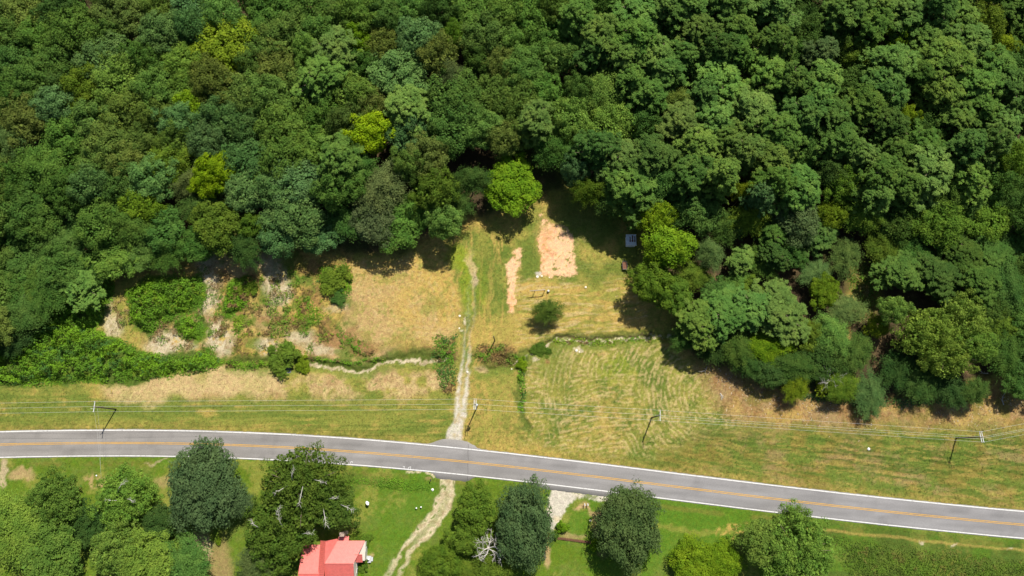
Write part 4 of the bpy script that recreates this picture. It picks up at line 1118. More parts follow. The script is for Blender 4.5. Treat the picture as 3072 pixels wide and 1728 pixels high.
def thicket(P, hmax, dens, label, cols, seed, soft=16, name='bramble_thicket', leaf=.44, holes=0.0):
    Pw = [at(x, y, 0) for x, y in P]
    x0, x1 = min(p.x for p in Pw), max(p.x for p in Pw); y0, y1 = min(p.y for p in Pw), max(p.y for p in Pw)
    n = int((x1 - x0) * (y1 - y0) * dens)
    x = rg.uniform(x0, x1, n); y = rg.uniform(y0, y1, n)
    def height(x, y):
        px, py = to_px(x, y)
        d = poly_sd(px + 26 * (fbm(x / 2.5, y / 2.5, seed, 3) - .5), py + 26 * (fbm(x / 2.5 + 7, y / 2.5, seed + 1, 3) - .5), P)
        e = sstep(-4, soft * 2.2, d)
        lump = fbm(x / 1.9, y / 1.9, seed + 2, 3, .5)
        return e, hmax * e * (.08 + 1.0 * np.clip((lump - .28) * 2.0, 0, 1)) + .35 * e * fbm(x / .7, y / .7, seed + 5, 2)
    e, h = height(x, y)
    keep = (e > .04) & (rg.uniform(0, 1, n) < .25 + e)
    if holes: keep &= fbm(x / 2.2, y / 2.2, seed + 21, 3) > holes
    x, y, e, h = x[keep], y[keep], e[keep], h[keep]
    _, hx = height(x + .35, y); _, hy = height(x, y + .35)
    nr = np.stack([-(hx - h) / .35, -(hy - h) / .35, np.ones(len(x))], 1)
    nr /= np.linalg.norm(nr, axis=1, keepdims=True)
    j, i = grid_idx(x, y)
    z = zz[j, i] + h * rg.uniform(.55, 1.03, len(x)) + .05
    L = leaf * rg.uniform(.55, 1.4, len(x))
    Vq = leaf_quads(np.stack([x, y, z], 1), nr, L, L * .55, rg, .5)
    k = sstep(.35, .65, fbm(x / 2.6, y / 2.6, seed + 9, 3))[:, None]
    tint = (np.array(cols[0]) * (1 - k) + np.array(cols[1]) * k) * (.75 + .5 * fbm(x / .8, y / .8, seed + 15, 2))[:, None]
    if len(cols) > 2:
        k2 = (sstep(.60, .72, fbm(x / 1.7, y / 1.7, seed + 12, 3)))[:, None]
        tint = tint * (1 - k2) + np.array(cols[2]) * k2
    return tinted(name, Vq, tint, label, 'undergrowth')
g1, g2, g3, g4, br = (.105, .225, .016), (.145, .285, .014), (.065, .160, .026), (.175, .27, .018), (.20, .13, .05)
thicket(THICK[0], 3.4, 40, 'dense green bramble thicket spreading along the left edge above the road verge', (g1, g2, g3), 301, 22, holes=.30)
thicket(THICK[1], 3.0, 46, 'round bright green bramble thicket above the pale cleared patches', (g2, g1, g4), 311)
thicket(THICK[2], 1.8, 44, 'small bramble thicket between the two palest cleared patches', (g1, g2), 321, 10)
thicket(THICK[3], 1.7, 44, 'green bramble strip beside the tall pale clearing', (g2, g1, br), 331, 10)
thicket([(695, 955), (745, 945), (730, 1000), (705, 1010)], .9, 28, 'short green weed patch right of the pale clearings', (g1, g4), 335, 8)
thicket([(950, 800), (1050, 795), (1055, 890), (1005, 920), (990, 860), (950, 850)], 1.1, 28, 'green weed thicket at the left edge of the mown hay meadow', (g2, g1, g3), 341, 10)
thicket([(880, 900), (930, 880), (990, 950), (960, 985), (890, 985)], .5, 20, 'low green weeds left of the hay meadow', (g1, g4, br), 351, 12)
thicket([(680, 1085), (780, 1080), (930, 1070), (1060, 1080), (1150, 1070), (1160, 1085), (1090, 1098), (1000, 1088), (900, 1082), (760, 1110), (680, 1112)], 1.1, 26, 'ragged weeds lining the far bank of the creek', (g1, g2, br), 361, 7)
thicket([(1040, 1030), (1130, 1050), (1130, 1075), (1060, 1065)], .7, 22, 'weeds above the creek below the hay meadow', (g1, br), 371, 8)
thicket([(1300, 1010), (1370, 1000), (1378, 1090), (1375, 1170), (1345, 1200), (1310, 1160), (1290, 1080)], .8, 22, 'dark green weeds crowding the left side of the track at the creek', (g3, g1, br), 381, 12)
thicket([(1425, 1035), (1520, 1030), (1570, 1070), (1540, 1100), (1440, 1095), (1410, 1070)], .8, 22, 'brown and green weeds around the lone post', (br, g1, (.13, .13, .03)), 391, 12)
thicket([(1556, 1080), (1578, 1078), (1574, 1150), (1572, 1240), (1550, 1240), (1556, 1150)], .6, 26, 'green weeds in the narrow drain below the creek', (g2, g3), 401, 5)
thicket([(1640, 1020), (1800, 1012), (1960, 1002), (1985, 1018), (1900, 1030), (1780, 1034), (1660, 1040)], .35, 16, 'grass fringe along the right hand creek', (g4, g1, br), 411, 6)
thicket([(1010, 1428), (1200, 1436), (1300, 1452), (1295, 1478), (1210, 1478), (1080, 1458), (1010, 1450)], .3, 20, 'long grass in the roadside ditch above the lawn', (g2, g1), 421, 8, name='long_grass', leaf=.3)
thicket([(2480, 1600), (3120, 1680), (3120, 1760), (2560, 1760)], .6, 26, 'rough tall grass in the bottom right corner', ((.075, .12, .015), (.10, .16, .016), (.15, .15, .03)), 431, 25, name='long_grass', leaf=.32)
thicket([(2480, 800), (2620, 780), (2640, 900), (2600, 1000), (2540, 960), (2560, 880)], .8, 16, 'pale green undergrowth in the open gap of the grove', ((.12, .17, .04), g1, (.22, .2, .07)), 441, 20, name='undergrowth')
thicket([(2300, 1130), (2420, 1170), (2620, 1200), (2800, 1180), (2960, 1150), (2960, 1185), (2800, 1215), (2600, 1225), (2400, 1200)], 1.6, 22, 'dark shrubby skirt along the front of the grove', (g3, (.05, .11, .035), (.07, .15, .05)), 451, 10, name='undergrowth')

thicket([(640, 830), (900, 800), (960, 880), (1000, 960), (1120, 1040), (1060, 1075), (860, 1060), (640, 1080), (620, 960)], .8, 24, 'ragged scattered weeds between the pale cleared patches and the hay meadow', (g1, br, g4), 461, 20, name='scattered_weeds', leaf=.36, holes=.53)
thicket([(420, 830), (640, 780), (720, 900), (660, 1060), (560, 1070), (400, 1010), (300, 1010), (290, 930)], .7, 24, 'straw brown brush and weeds around the bramble thickets', ((.26, .18, .08), g1, br), 471, 20, name='scattered_weeds', leaf=.36, holes=.55)
# cut grass strands and stubble over the open field, coloured like the ground they lie on
n = 130000
x = rg.uniform(-148, 148, n); y = rg.uniform(-33, 74, n)
px_, py_ = to_px(x, y)
j, i = grid_idx(x, y)
okm = (abs(verge[j, i]) > 0) & (verge[j, i] > .35) & ~track_mask[j, i] & ~drive_mask[j, i] & ~gravel_mask[j, i] & ~pad_mask[j, i] & (poly_sd(px_, py_, forest_edge) < 25)
okm &= rg.uniform(0, 1, n) < np.where(dn[j, i] > 0, 1.0, .35)
x, y, j, i = x[okm], y[okm], j[okm], i[okm]
base = soil[j, i]
L = rg.uniform(.22, .55, len(x)) * np.where(dn[j, i] > 0, 1, .6)
al = np.stack([np.cos(rg.uniform(0, 6.28, len(x))), np.sin(rg.uniform(0, 6.28, len(x))), np.zeros(len(x))], 1)
nr = np.stack([rg.normal(size=len(x)) * .5, rg.normal(size=len(x)) * .5, np.ones(len(x))], 1)
Vq = leaf_quads(np.stack([x, y, zz[j, i] + .06 + rg.uniform(0, .10, len(x))], 1), nr, L, L * .28, rg, .2, along=al)
f = rg.choice([.72, .86, 1.0, 1.12, 1.26], len(x))[:, None]
tinted('cut_grass', Vq, np.clip(base * f, 0, .75), 'cut grass and hay strands scattered over the field and verges', 'grass')

# broken wood and chips left along the grove front
n = 1500
px_ = rg.uniform(2120, 3072, n); py_ = np.interp(px_, [2120, 2300, 2500, 2750, 2900, 3072], [1130, 1185, 1230, 1240, 1220, 1190]) + rg.normal(size=n) * 30
pw = np.array([at(a, b_) for a, b_ in zip(px_, py_)])
keep = fbm(pw[:, 0] / 5, pw[:, 1] / 5, 501, 3) > .5
pw = pw[keep]
j, i = grid_idx(pw[:, 0], pw[:, 1]); pw[:, 2] = zz[j, i] + .06
L = rg.uniform(.25, 1.1, len(pw))
Vq = leaf_quads(pw, np.tile([0, 0, 1.], (len(pw), 1)), L, np.minimum(.16, L * .25), rg, .25)
tw = np.where(rg.uniform(0, 1, (len(pw), 1)) < .55, np.array([[.50, .42, .31]]), np.array([[.22, .12, .07]]))
tinted('wood_debris', Vq, tw, 'broken sticks and pale wood chips littering the ground before the grove', 'debris')

# ------------------------------------------------------------------ power line
POLES = [((348, 1228), 10.4, 1, 'P1'), ((1431, 1221), 10.4, 2, 'P2'), ((1955, 1253), 10.4, 1, 'P3'), ((2868, 1314), 10.4, 2, 'P4')]
PLAB = ['leftmost utility pole with single crossarm and service drop', 'utility pole with double crossarm and grey transformer beside the gravel track', 'utility pole with single crossarm standing in the hay windrows', 'rightmost utility pole with double crossarm near the brown bank']
def gp(px, py):
    p = at(px, py); p.z = ground_z(p.x, p.y); return p
bases = [gp(*p[0]) for p in POLES]
LOFF = Vector((-95, -1.5, 0)); ROFF = Vector((80, 14, 0))
attach = []
for k, (b0, (pp, h, narm, _)) in enumerate(zip(bases, POLES)):
    prev = bases[k - 1] if k else b0 + LOFF; nxt = bases[k + 1] if k < 3 else b0 + ROFF
    d = ((b0 - prev).normalized() + (nxt - b0).normalized()); d.z = 0; d.normalize()
    ang_ = math.atan2(d.y, d.x)
    root = empty('utility_pole', b0, ang_)
    tag(root, PLAB[k], 'utility pole', 'poles of the roadside power line')
    m = MB(); m.tube([(0, 0, -.4), (0, 0, 4), (0, 0, h)], [.19, .17, .13], 10); m.build('pole', M['pole_wood'], root, True)
    arms = [0.16] if narm == 1 else [-.24, .24]
    W2 = 1.28
    for ax in arms:
        mm = MB(); mm.box((ax, 0, h - .35), (.13, 2 * W2 + .2, .14)); arm_o = mm.build('crossarm', M['arm'], root)
        for yy in (-W2, 0.0, W2):
            mi = MB(); mi.lathe((ax, yy, h - .28), [(.05, 0), (.09, .06), (.06, .1), (.10, .16), (.04, .24)], 8)
            mi.build('insulator', M['insulator'], arm_o, True)
    for sy in (-1, 1):
        mb_ = MB(); mb_.tube([(0, 0, h - 1.3), (arms[0], sy * .8, h - .42)], .025, 5); mb_.build('brace', M['arm'], root)
    if k == 1:
        mt = MB(); mt.lathe((.42, -.12, h - 1.75), [(.26, 0), (.29, .05), (.29, .95), (.24, 1.05), (.08, 1.1)], 14)
        tk = mt.build('transformer', M['tank'], root, True)
        for yy in (-.1, .12):
            mi = MB(); mi.lathe((.42, -.12 + yy, h - .65), [(.04, 0), (.06, .1), (.03, .22)], 7); mi.build('bushing', M['insulator'], tk, True)
        mi = MB(); mi.lathe((-.5, -.6, h - .55), [(.04, 0), (.06, .12), (.03, .25)], 7); mi.build('fuse_cutout', M['insulator'], root, True)
    if k == 0:
        mg = MB(); g0 = gp(352, 1240)
        mi = MB(); mi.box((-.45, -.5, h - .45), (.5, .06, .06)); mi.build('service_bracket', M['arm'], root)
    side = Vector((-d.y, d.x, 0))
    attach.append([b0 + side * o + Vector((0, 0, h + .0)) for o in (W2, 0.0, -W2)] + [b0 + side * -.45 + Vector((0, 0, h - .9))])
def wire(name, pts, sag, label, r=.019, cat='wire', group=None):
    path = []
    for a_, b_ in zip(pts[:-1], pts[1:]):
        for t in np.linspace(0, 1, 13)[:-1]:
            p = a_.lerp(b_, float(t)); p.z -= sag * 4 * t * (1 - t); path.append(p)
    path.append(pts[-1])
    m = MB(); m.tube(path, r, 5)
    return tag(m.build(name, M['wire'], None, True), label, cat, group)
wl = ['upper', 'middle', 'lower']
for w_ in range(3):
    pts = [attach[0][w_] + LOFF] + [a_[w_] for a_ in attach] + [attach[3][w_] + ROFF]
    wire('power_wire', pts, .7, f'{wl[w_]} conductor of the roadside power line', group='wires of the roadside power line')
wire('power_wire', [attach[2][3], attach[3][3], attach[3][3] + ROFF], .9, 'neutral wire running right from the windrow pole under the conductors', group='wires of the roadside power line')
for (sx, ey, lb) in ((0.0, 1440, 'thin service wire crossing the road from the leftmost pole'), (.9, 1405, 'second thin service wire beside the first, ending over the road shoulder')):
    e = at(304 + sx * -3, ey, 4.5)
    wire('service_wire', [attach[0][3] + Vector((sx, 0, .3)), e], .35, lb, .014)
# yellow guy guard
g0 = gp(333, 1181); g1_ = gp(345, 1170)
m = MB(); m.tube([g0 + Vector((0, 0, -.1)), g1_ + Vector((0, 0, 1.5))], .05, 6); tag(m.build('guy_marker', M['yellow_plastic'], None, True), 'leaning yellow plastic guy-wire marker above the leftmost pole', 'marker')
# lone post
b0 = gp(1484, 1022)
root = tag(empty('bare_post', b0), 'lone dark leaning pole without wires in the weeds', 'pole')
m = MB(); m.tube([(0, 0, -.3), (-.05, .02, 3.4), (-.18, .05, 6.6)], [.16, .14, .11], 9); m.build('shaft', M['pole_wood'], root, True)
m = MB(); m.lathe((-.18, .05, 6.58), [(.12, 0), (.12, .05), (.02, .1)], 9); m.build('cap', M['darkmetal'], root, True)

# ------------------------------------------------------------------ house with red metal roof
def roof_plane(parent, quad, label=None, rib=.42, flip=False):
    """quad: eaveA, eaveB, ridgeB, ridgeA"""
    q = [Vector(p) for p in quad]
    m = MB(); m.slab(q, .10)
    n_ = max(2, int((q[1] - q[0]).length / rib))
    nr_ = (q[1] - q[0]).cross(q[3] - q[0]).normalized()
    if nr_.z < 0: nr_ = -nr_
    for k in range(n_ + 1):
        t = k / n_
        a_, b_ = q[0].lerp(q[1], t), q[3].lerp(q[2], t)
        if (b_ - a_).length < .25: continue
        al_ = (q[1] - q[0]).normalized() * .035
        V_ = [a_ - al_, a_ + al_, a_ + al_ + nr_ * .055, a_ - al_ + nr_ * .055, b_ - al_, b_ + al_, b_ + al_ + nr_ * .055, b_ - al_ + nr_ * .055]
        m.add([v + nr_ * .002 for v in V_], [(0, 1, 2, 3), (7, 6, 5, 4), (0, 4, 5, 1), (1, 5, 6, 2), (2, 6, 7, 3), (3, 7, 4, 0)])
    o = m.build('roof_plane', M['roof'], parent)
    if label: o['label'] = label
    return o
ZE, ZR = 3.0, 5.4
hx0 = at(974, 1690, ZR).x; hx1 = at(1060, 1691, ZR).x; hyr = at(1010, 1691, ZR).y
hyn = at(1060, 1622, ZE).y; hys = hyr - (hyn - hyr)
ex1 = at(1094, 1640, ZE).x
kN = (ZR - ZE) / (hyn - hyr)
eyr = at(1075, 1664, 4.4).y; ezr = ZE + kN * (hyn - eyr); eys = eyr - (hyn - eyr) * .62
house = tag(empty('house', (hx0 + 3, hyr, 0)), 'house with faded red metal roof at the bottom edge beside the big oak', 'house')
def hl(p): return (p[0] - house.location.x, p[1] - house.location.y, p[2])
HQ = lambda *ps: [hl(p) for p in ps]
vx = at(1012, 1625, 3.4).x
# main gable: north plane cut by the valley, south plane
roof_plane(house, HQ((ex1, hyn, ZE), (vx, hyn, ZE), (hx0, hyr, ZR), (hx1, hyr, ZR)), 'sunlit pink north slope')
m = MB()
roof_plane(house, HQ((hx0 - .1, hys, ZE), (hx1, hys, ZE), (hx1, hyr, ZR), (hx0 - .1, hyr, ZR)), 'red south slope')
# cross gable running north south at the left
cx_ = hx0; cyn = at(980, 1626, ZR).y + .2
roof_plane(house, HQ((vx, hyn + .25, ZE), (vx - .05, cyn + .3, ZE), (cx_, cyn, ZR - .02), (cx_, hyr, ZR - .02)), 'east slope of the cross gable')
wx_ = at(961, 1660, ZE + .5).x
roof_plane(house, HQ((wx_, cyn, ZR - 1.3), (wx_ - .1, hys, ZR - 1.3), (cx_ + .0, hys, ZR - .04), (cx_ + .0, cyn, ZR - .04)), 'deep red west slope of the cross gable')
# side extension east, ridge lower
roof_plane(house, HQ((ex1 - .25, eys, ZE + .35), (hx1 + .05, eys, ZE + .35), (hx1 + .05, eyr, ezr + .03), (ex1 - .25, eyr, ezr + .03))[::-1][2:] + HQ((ex1 - .25, eys, ZE + .35), (hx1 + .05, eys, ZE + .35), (hx1 + .05, eyr, ezr + .03), (ex1 - .25, eyr, ezr + .03))[::-1][:2], 'red south slope of the side wing')
# rear porch roof at the north
pxa, pxb = at(1016, 1610, ZE).x, at(1046, 1610, ZE).x; pyn = at(1030, 1608, ZE - .3).y
roof_plane(house, HQ((pxb, pyn, ZE - .28), (pxa, pyn, ZE - .28), (pxa, hyn - .05, ZE - .06), (pxb, hyn - .05, ZE - .06)), 'rear porch roof')
# left wing
lw0, lw1 = at(900, 1690, 3.6).x, at(965, 1690, 3.6).x; lyr = at(930, 1722, 4.2).y; lyn = at(930, 1634, 2.8).y
roof_plane(house, HQ((lw1 - .35, lyn, 2.75), (lw0, lyn, 2.75), (lw0, lyr, 4.25), (lw1, lyr, 4.25)), 'sunlit pink slope of the left wing')
roof_plane(house, HQ((lw0, 2 * lyr - lyn, 2.75), (lw1, 2 * lyr - lyn, 2.75), (lw1, lyr, 4.25), (lw0, lyr, 4.25)), 'red slope of the left wing')
# walls
def walls(name, x0, x1, y0, y1, zt, ridge=None):
    m = MB(); m.box(((x0 + x1) / 2 - house.location.x, (y0 + y1) / 2 - house.location.y, zt / 2 - .15), (x1 - x0, y1 - y0, zt + .3))
    if ridge:
        yr, zr2 = ridge
        for xx, th in ((x0, .12), (x1 - .12, .12)):
            a_ = [hl((xx, y0, zt)), hl((xx, y1, zt)), hl((xx, yr, zr2 - .16))]
            b_ = [(p[0] + th, p[1], p[2]) for p in a_]
            m.add(a_ + b_, [(0, 1, 2), (5, 4, 3), (0, 3, 4, 1), (1, 4, 5, 2), (2, 5, 3, 0)])
    return m.build('wall', M['wall'], house)
walls('wall', hx0 + .3, hx1 + .22, hys + .5, hyn - .4, ZE - .25, None)
walls('wall', hx1 + .24, ex1 + .16, eys + .3, hyn - .35, ZE - .2, None)
walls('wall', lw0 + .4, lw1 - .8, 2 * lyr - lyn + .4, lyn - .4, 2.5, None)
m = MB()   # gable end on the right
a_ = [hl((hx1 + .0, hys + .5, ZE - .3)), hl((hx1 + .0, hyr, ZR - .14)), hl((hx1 + .0, hyn - .5, ZE - .3))]
b_ = [(p[0] + .14, p[1], p[2]) for p in a_]
m.add(a_ + b_, [(0, 1, 2), (5, 4, 3), (0, 3, 4, 1), (1, 4, 5, 2), (2, 5, 3, 0)]); m.build('gable_wall', M['wall'], house)
for yy in (hyr - 2.2, eyr + 1.0):
    xx = hx1 + .22 if yy < hyr else ex1 + .16
    m = MB(); m.box((xx - house.location.x + .03, yy - house.location.y, 1.5), (.08, 1.1, 1.2)); wn_ = m.build('window', M['metal_white'], house)
    m = MB(); m.box((xx - house.location.x + .075, yy - house.location.y, 1.5), (.03, .9, 1.0)); m.build('pane', M['glass'], wn_)
for qa, qb in (((hx0, hyr, ZR), (hx1, hyr, ZR)), ((hx1 + .1, eyr, ezr), (ex1 - .25, eyr, ezr)), ((lw0, lyr, 4.25), (lw1, lyr, 4.25)), ((cx_, hyr, ZR), (cx_, cyn, ZR))):
    m = MB(); m.tube([Vector(hl(qa)) + Vector((0, 0, .03)), Vector(hl(qb)) + Vector((0, 0, .03))], .09, 6); m.build('ridge_cap', M['roof'], house)
m = MB(); cpt = at(1033, 1600, 2.2); m.box((cpt.x - house.location.x, cpt.y - house.location.y, 2.2), (1.0, .8, 5.0)); m.box((cpt.x - house.location.x, cpt.y - house.location.y, 4.78), (1.2, 1.0, .16)); m.build('chimney', M['brick'], house)
p0 = at(1101, 1678, .6)
m = MB(); m.box((p0.x - house.location.x, p0.y - house.location.y, .25), (2.0, 1.55, .9)); m.box((p0.x - house.location.x + 1.2, p0.y - house.location.y, 0.0), (.4, 1.0, .45)); m.build('porch', M['concrete'], house)
# small white kettle grill on the porch
gq = at(1107, 1677, .75)
gr_ = tag(empty('porch_grill', (gq.x, gq.y, .70)), 'small white round grill standing on the grey porch', 'grill')
m = MB(); m.lathe((0, 0, .45), [(.06, 0), (.2, .05), (.26, .17), (.2, .3), (.05, .36)], 12); m.build('bowl', M['metal_white'], gr_, True)
for k in range(3):
    m = MB(); m.tube([(.12 * math.cos(k * 2.1), .12 * math.sin(k * 2.1), .5), (.24 * math.cos(k * 2.1), .24 * math.sin(k * 2.1), 0)], .02, 5); m.build('leg', M['darkmetal'], gr_)

# ------------------------------------------------------------------ things in the clearing
b0 = gp(1890, 727)
sh = tag(empty('metal_shed', b0, 0.0), 'small grey-blue metal shed with rust streaks in the shade of the clearing', 'shed')
m = MB(); m.box((0, 0, .85), (2.5, 2.7, 1.9)); m.build('wall', M['metal_white'], sh)
m = MB(); m.slab([(-1.45, -1.5, 1.98), (1.4, -1.5, 1.98), (1.4, 1.55, 2.22), (-1.45, 1.55, 2.22)], .07)
for k in range(8):
    xx = -1.3 + k * .37; m.tube([(xx, -1.48, 2.0), (xx, 1.53, 2.24)], .03, 5)
rf = m.build('roof', M['metal_blue'], sh)
for xx, w0, l0 in ((-.30, .36, 1.5), (.35, .46, 1.9), (.98, .36, 1.6)):
    m = MB()
    P_ = [(xx - w0 / 3, -.55), (xx + w0 / 3, -.55), (xx + w0 * .6, -.3), (xx + w0 * .35, .2), (xx + w0 * .4, l0 - .55), (xx - w0 * .4, l0 - .55), (xx - w0 * .3, .2), (xx - w0 * .6, -.3)]
    m.slab([(a_, b_, 1.98 + (b_ + 1.5) * .0787 + .045) for a_, b_ in P_], .03); m.build('rust_streak', M['rust'], rf)
for sy in (-1.52, 1.57):
    m = MB(); m.box((0, sy, 1.98 + (sy + 1.5) * .0787 - .02), (2.95, .12, .16)); m.build('trim', M['metal_white'], rf)
m = MB(); m.box((0, -1.37, .75), (.9, .06, 1.5)); m.build('door', M['metal_blue'], sh)
b0 = gp(1873, 798)
tr_ = tag(empty('utility_trailer', b0, 0.03), 'dark open utility trailer parked in the shade below the shed', 'trailer')
m = MB(); m.box((0, 0, .5), (1.25, 2.3, .08)); m.build('bed', M['rust'], tr_)
for sx in (-.62, .62):
    m = MB(); m.box((sx, 0, .74), (.05, 2.3, .4)); m.build('side_rail', M['darkmetal'], tr_)
    m = MB(); m.tube([(sx * 1.2 - .09, 0, .3), (sx * 1.2 + .09, 0, .3)], .3, 14); wl_ = m.build('wheel', M['black'], tr_)
    m = MB(); m.tube([(sx * 1.2 - .1, 0, .3), (sx * 1.2 + .1, 0, .3)], .16, 12); m.build('rim', M['arm'], wl_)
m = MB(); m.box((0, -1.15, .74), (1.25, .05, .4)); m.build('tailgate', M['greywood'], tr_)
m = MB(); m.box((0, 1.15, .66), (1.25, .05, .25)); m.build('front_board', M['darkmetal'], tr_)
m = MB(); m.tube([(-.5, 1.1, .45), (0, 2.1, .42)], .04, 5); m.tube([(.5, 1.1, .45), (0, 2.1, .42)], .04, 5); m.build('drawbar', M['darkmetal'], tr_)

pa, pb = at(1588, 873, 2.3), at(1636, 869, 2.3)
fr = tag(empty('timber_frame', (pa.x, pa.y, 0)), 'weathered pole frame with two posts and a top bar in the meadow', 'frame')
dv_ = pb - pa
m = MB(); m.tube([(0, 0, 2.3), (dv_.x, dv_.y, 2.32)], .09, 7); m.build('top_bar', M['greywood'], fr, True)
for f_ in (.33, .96):
    q = Vector((dv_.x * f_, dv_.y * f_, 0))
    m = MB(); m.tube([q + Vector((0, 0, -.3)), q + Vector((0, 0, 2.3))], .085, 7); m.build('post', M['pole_wood'], fr, True)
    m = MB(); m.tube([q + Vector((0, 0, 1.6)), q + Vector((-.6 if f_ > .5 else .6, 0, 2.25))], .035, 5); m.build('brace', M['greywood'], fr)
b0 = gp(1645, 874)
dr = tag(empty('barrel', b0), 'grey drum standing beside the pole frame', 'barrel')
m = MB(); m.lathe((0, 0, -.03), [(.30, 0), (.31, .3), (.33, .32), (.31, .34), (.31, .6), (.33, .62), (.31, .64), (.30, .92), (.27, .93), (.26, .82)], 16); m.build('shell', M['greywood'], dr, True)
m = MB(); m.lathe((0, 0, .78), [(.27, 0), (.27, .05)], 16); m.build('lid', M['arm'], dr)
b0 = gp(865, 1112)
pn = tag(empty('footbridge_panel', b0, .12), 'dark grey panel laid over the creek between two bushes', 'panel')
m = MB(); m.box((0, 0, .34), (1.25, 2.7, .09)); m.build('sheet', M['panel'], pn)
for k in range(5):
    m = MB(); m.box((-.5 + k * .25, 0, .395), (.05, 2.66, .03)); m.build('rib', M['darkmetal'], pn)
for sy in (-1.1, 1.1):
    m = MB(); m.box((0, sy, .1), (1.35, .18, .4)); m.build('bearer', M['greywood'], pn)

# pale stones along the track and field
for k, (x_, y_, s_, lb) in enumerate([(1379, 948, .34, 'pale boulder beside the upper track, higher of two'), (1378, 985, .26, 'pale boulder beside the upper track, lower of two'), (1612, 831, .4, 'pale rock at the lower left corner of the earth pad'), (1625, 829, .28, 'smaller pale rock at the corner of the earth pad'),
                                     (1729, 1052, .36, 'pale rock on the grass below the right creek'), (1738, 1056, .24, 'small pale rock right beside the one below the creek'), (1402, 1116, .3, 'white stone at the right edge of the track'), (1757, 862, .3, 'pale stone alone in the middle meadow'), (1648, 833, .16, 'tiny white stone below the earth pad'), (1535, 1107, .2, 'small white stone left of the drain')]):
    b0 = gp(x_, y_); rr_ = np.random.default_rng(600 + k)
    m = MB(); prof = [(.55, -.05), (.95, .15), (1.0, .35), (.75, .6), (.3, .75)]
    m.lathe((0, 0, 0), [(r_ * s_, z_ * s_) for r_, z_ in prof], 9)
    m.v = [(v[0] * rr_.uniform(.8, 1.2), v[1] * rr_.uniform(.8, 1.2), v[2]) for v in m.v]
    o = m.build('stone', M['cream'], None, False); o.location = b0; tag(o, lb, 'stone', 'pale stones in the field')
# fallen bleached branch
def branch(px, py, L_, seed, lab, mat='dead', z0=.2, tilt=.25):
    rr_ = random.Random(seed); b0 = gp(px, py)
    root = tag(empty('fallen_branch', b0, rr_.uniform(0, 6.28)), lab, 'branch')
    m = MB(); pts = [Vector((L_ * t, L_ * .12 * math.sin(t * 4), z0 + tilt * t * L_)) for t in (0, .25, .5, .75, 1)]
    m.tube(pts, [.13, .11, .09, .06, .02], 6); m.build('limb', M[mat], root, True)
    for k in range(5):
        p = pts[1 + k % 3]; a_ = rr_.uniform(.4, 1.1) * (1 if k % 2 else -1); l_ = L_ * rr_.uniform(.25, .5)
        q = p + Vector((math.cos(a_) * l_, math.sin(a_) * l_, rr_.uniform(0, .4)))
        m = MB(); m.tube([p, p.lerp(q, .5) + Vector((0, 0, .08)), q], [.06, .045, .015], 5); m.build('twig', M[mat], root, True)
branch(2192, 1090, 3.2, 3, 'bleached white dead branch at the grove front', z0=2.2, tilt=-.1)
branch(2120, 1100, 2.6, 5, 'brown fallen limb on the bare bank below the grove', 'deadgrey')
branch(2160, 1180, 1.8, 6, 'pale broken branch lying on the brown grass', 'dead', .1, .02)
branch(3010, 1215, 3.5, 8, 'grey fallen limb at the far right bank', 'deadgrey', .15, .05)
branch(2960, 1120, 3.0, 9, 'grey dead limb hanging over the bare gap at right', 'deadgrey', .6, .1)
branch(1375, 690, 3.0, 10, 'pale dead branch at the forest corner left of the track', 'deadgrey', .6, .3)
b0 = gp(1634, 1668)
lg = MB(); lg.tube([(0, .9, .1), (.15, -.9, .1)], [.07, .05], 7); o = lg.build('bleached_pole', M['dead'], None, True); o.location = b0; tag(o, 'short bleached pole lying on bare soil under the round tree', 'pole')

# dead limbs in the big oaks, drawn as parts of the trees that carry them
def dead_limbs(label, spots):
    t = next(t for t in TREES if t['label'] == label); root = t['o']
    inv = root.matrix_basis.inverted()
    for k, (x_, y_, z_, L_) in enumerate(spots):
        rr_ = random.Random(900 + k * 7 + int(x_)); c_ = at(x_, y_, z_ - .35); a_ = rr_.uniform(0, 6.28)
        m = MB()
        tow = Vector((root.location.x - c_.x, root.location.y - c_.y, 0)); tow = tow.normalized() if tow.length > .1 else Vector((1, 0, 0))
        d_ = (-tow + Vector((math.cos(a_), math.sin(a_), 0)) * .6).normalized(); s_ = Vector((-d_.y, d_.x, 0))
        pts = [c_ - d_ * L_ * 1.1 - Vector((0, 0, 1.6)), c_ - d_ * L_ * .45 - Vector((0, 0, .4)) + s_ * .1, c_ + s_ * .12, c_ + d_ * L_ * .4 - s_ * .1 + Vector((0, 0, .1)), c_ + d_ * L_ * .75 + s_ * .15]
        m.tube([inv @ p for p in pts], [.085, .07, .055, .035, .012], 5)
        for j_ in range(14):
            p = pts[1 + j_ % 3].lerp(pts[2 + j_ % 3], rr_.random()); sg_ = rr_.choice((-1, 1))
            q = p + (d_ * rr_.uniform(.15, .4) + s_ * sg_ * rr_.uniform(.1, .35)) * L_ + Vector((0, 0, rr_.uniform(-.1, .35)))
            mid_ = p.lerp(q, .55) + s_ * sg_ * .06
            m.tube([inv @ p, inv @ mid_, inv @ q], [.03, .022, .008], 4)
        m.build('dead_limb', M['dead'], root, True)
dead_limbs('huge spreading oak with dead white branches above the red roof', [(878, 1417, 13.4, 1.8), (900, 1495, 13.6, 2.4), (960, 1445, 13.2, 1.8), (838, 1470, 13, 1.6), (975, 1560, 12, 2.4), (1000, 1495, 11.5, 1.5), (1045, 1525, 10.8, 2.2)])
dead_limbs('spreading oak left of the red roofed house', [(838, 1555, 12.4, 2.2), (835, 1530, 12.3, 1.5), (925, 1600, 11.5, 1.8), (760, 1570, 11, 1.5)])
dead_limbs('light green open tree with dead twigs at lower left', [(365, 1455, 9.3, 2.2), (390, 1500, 9.3, 1.8), (330, 1500, 9, 1.5)])
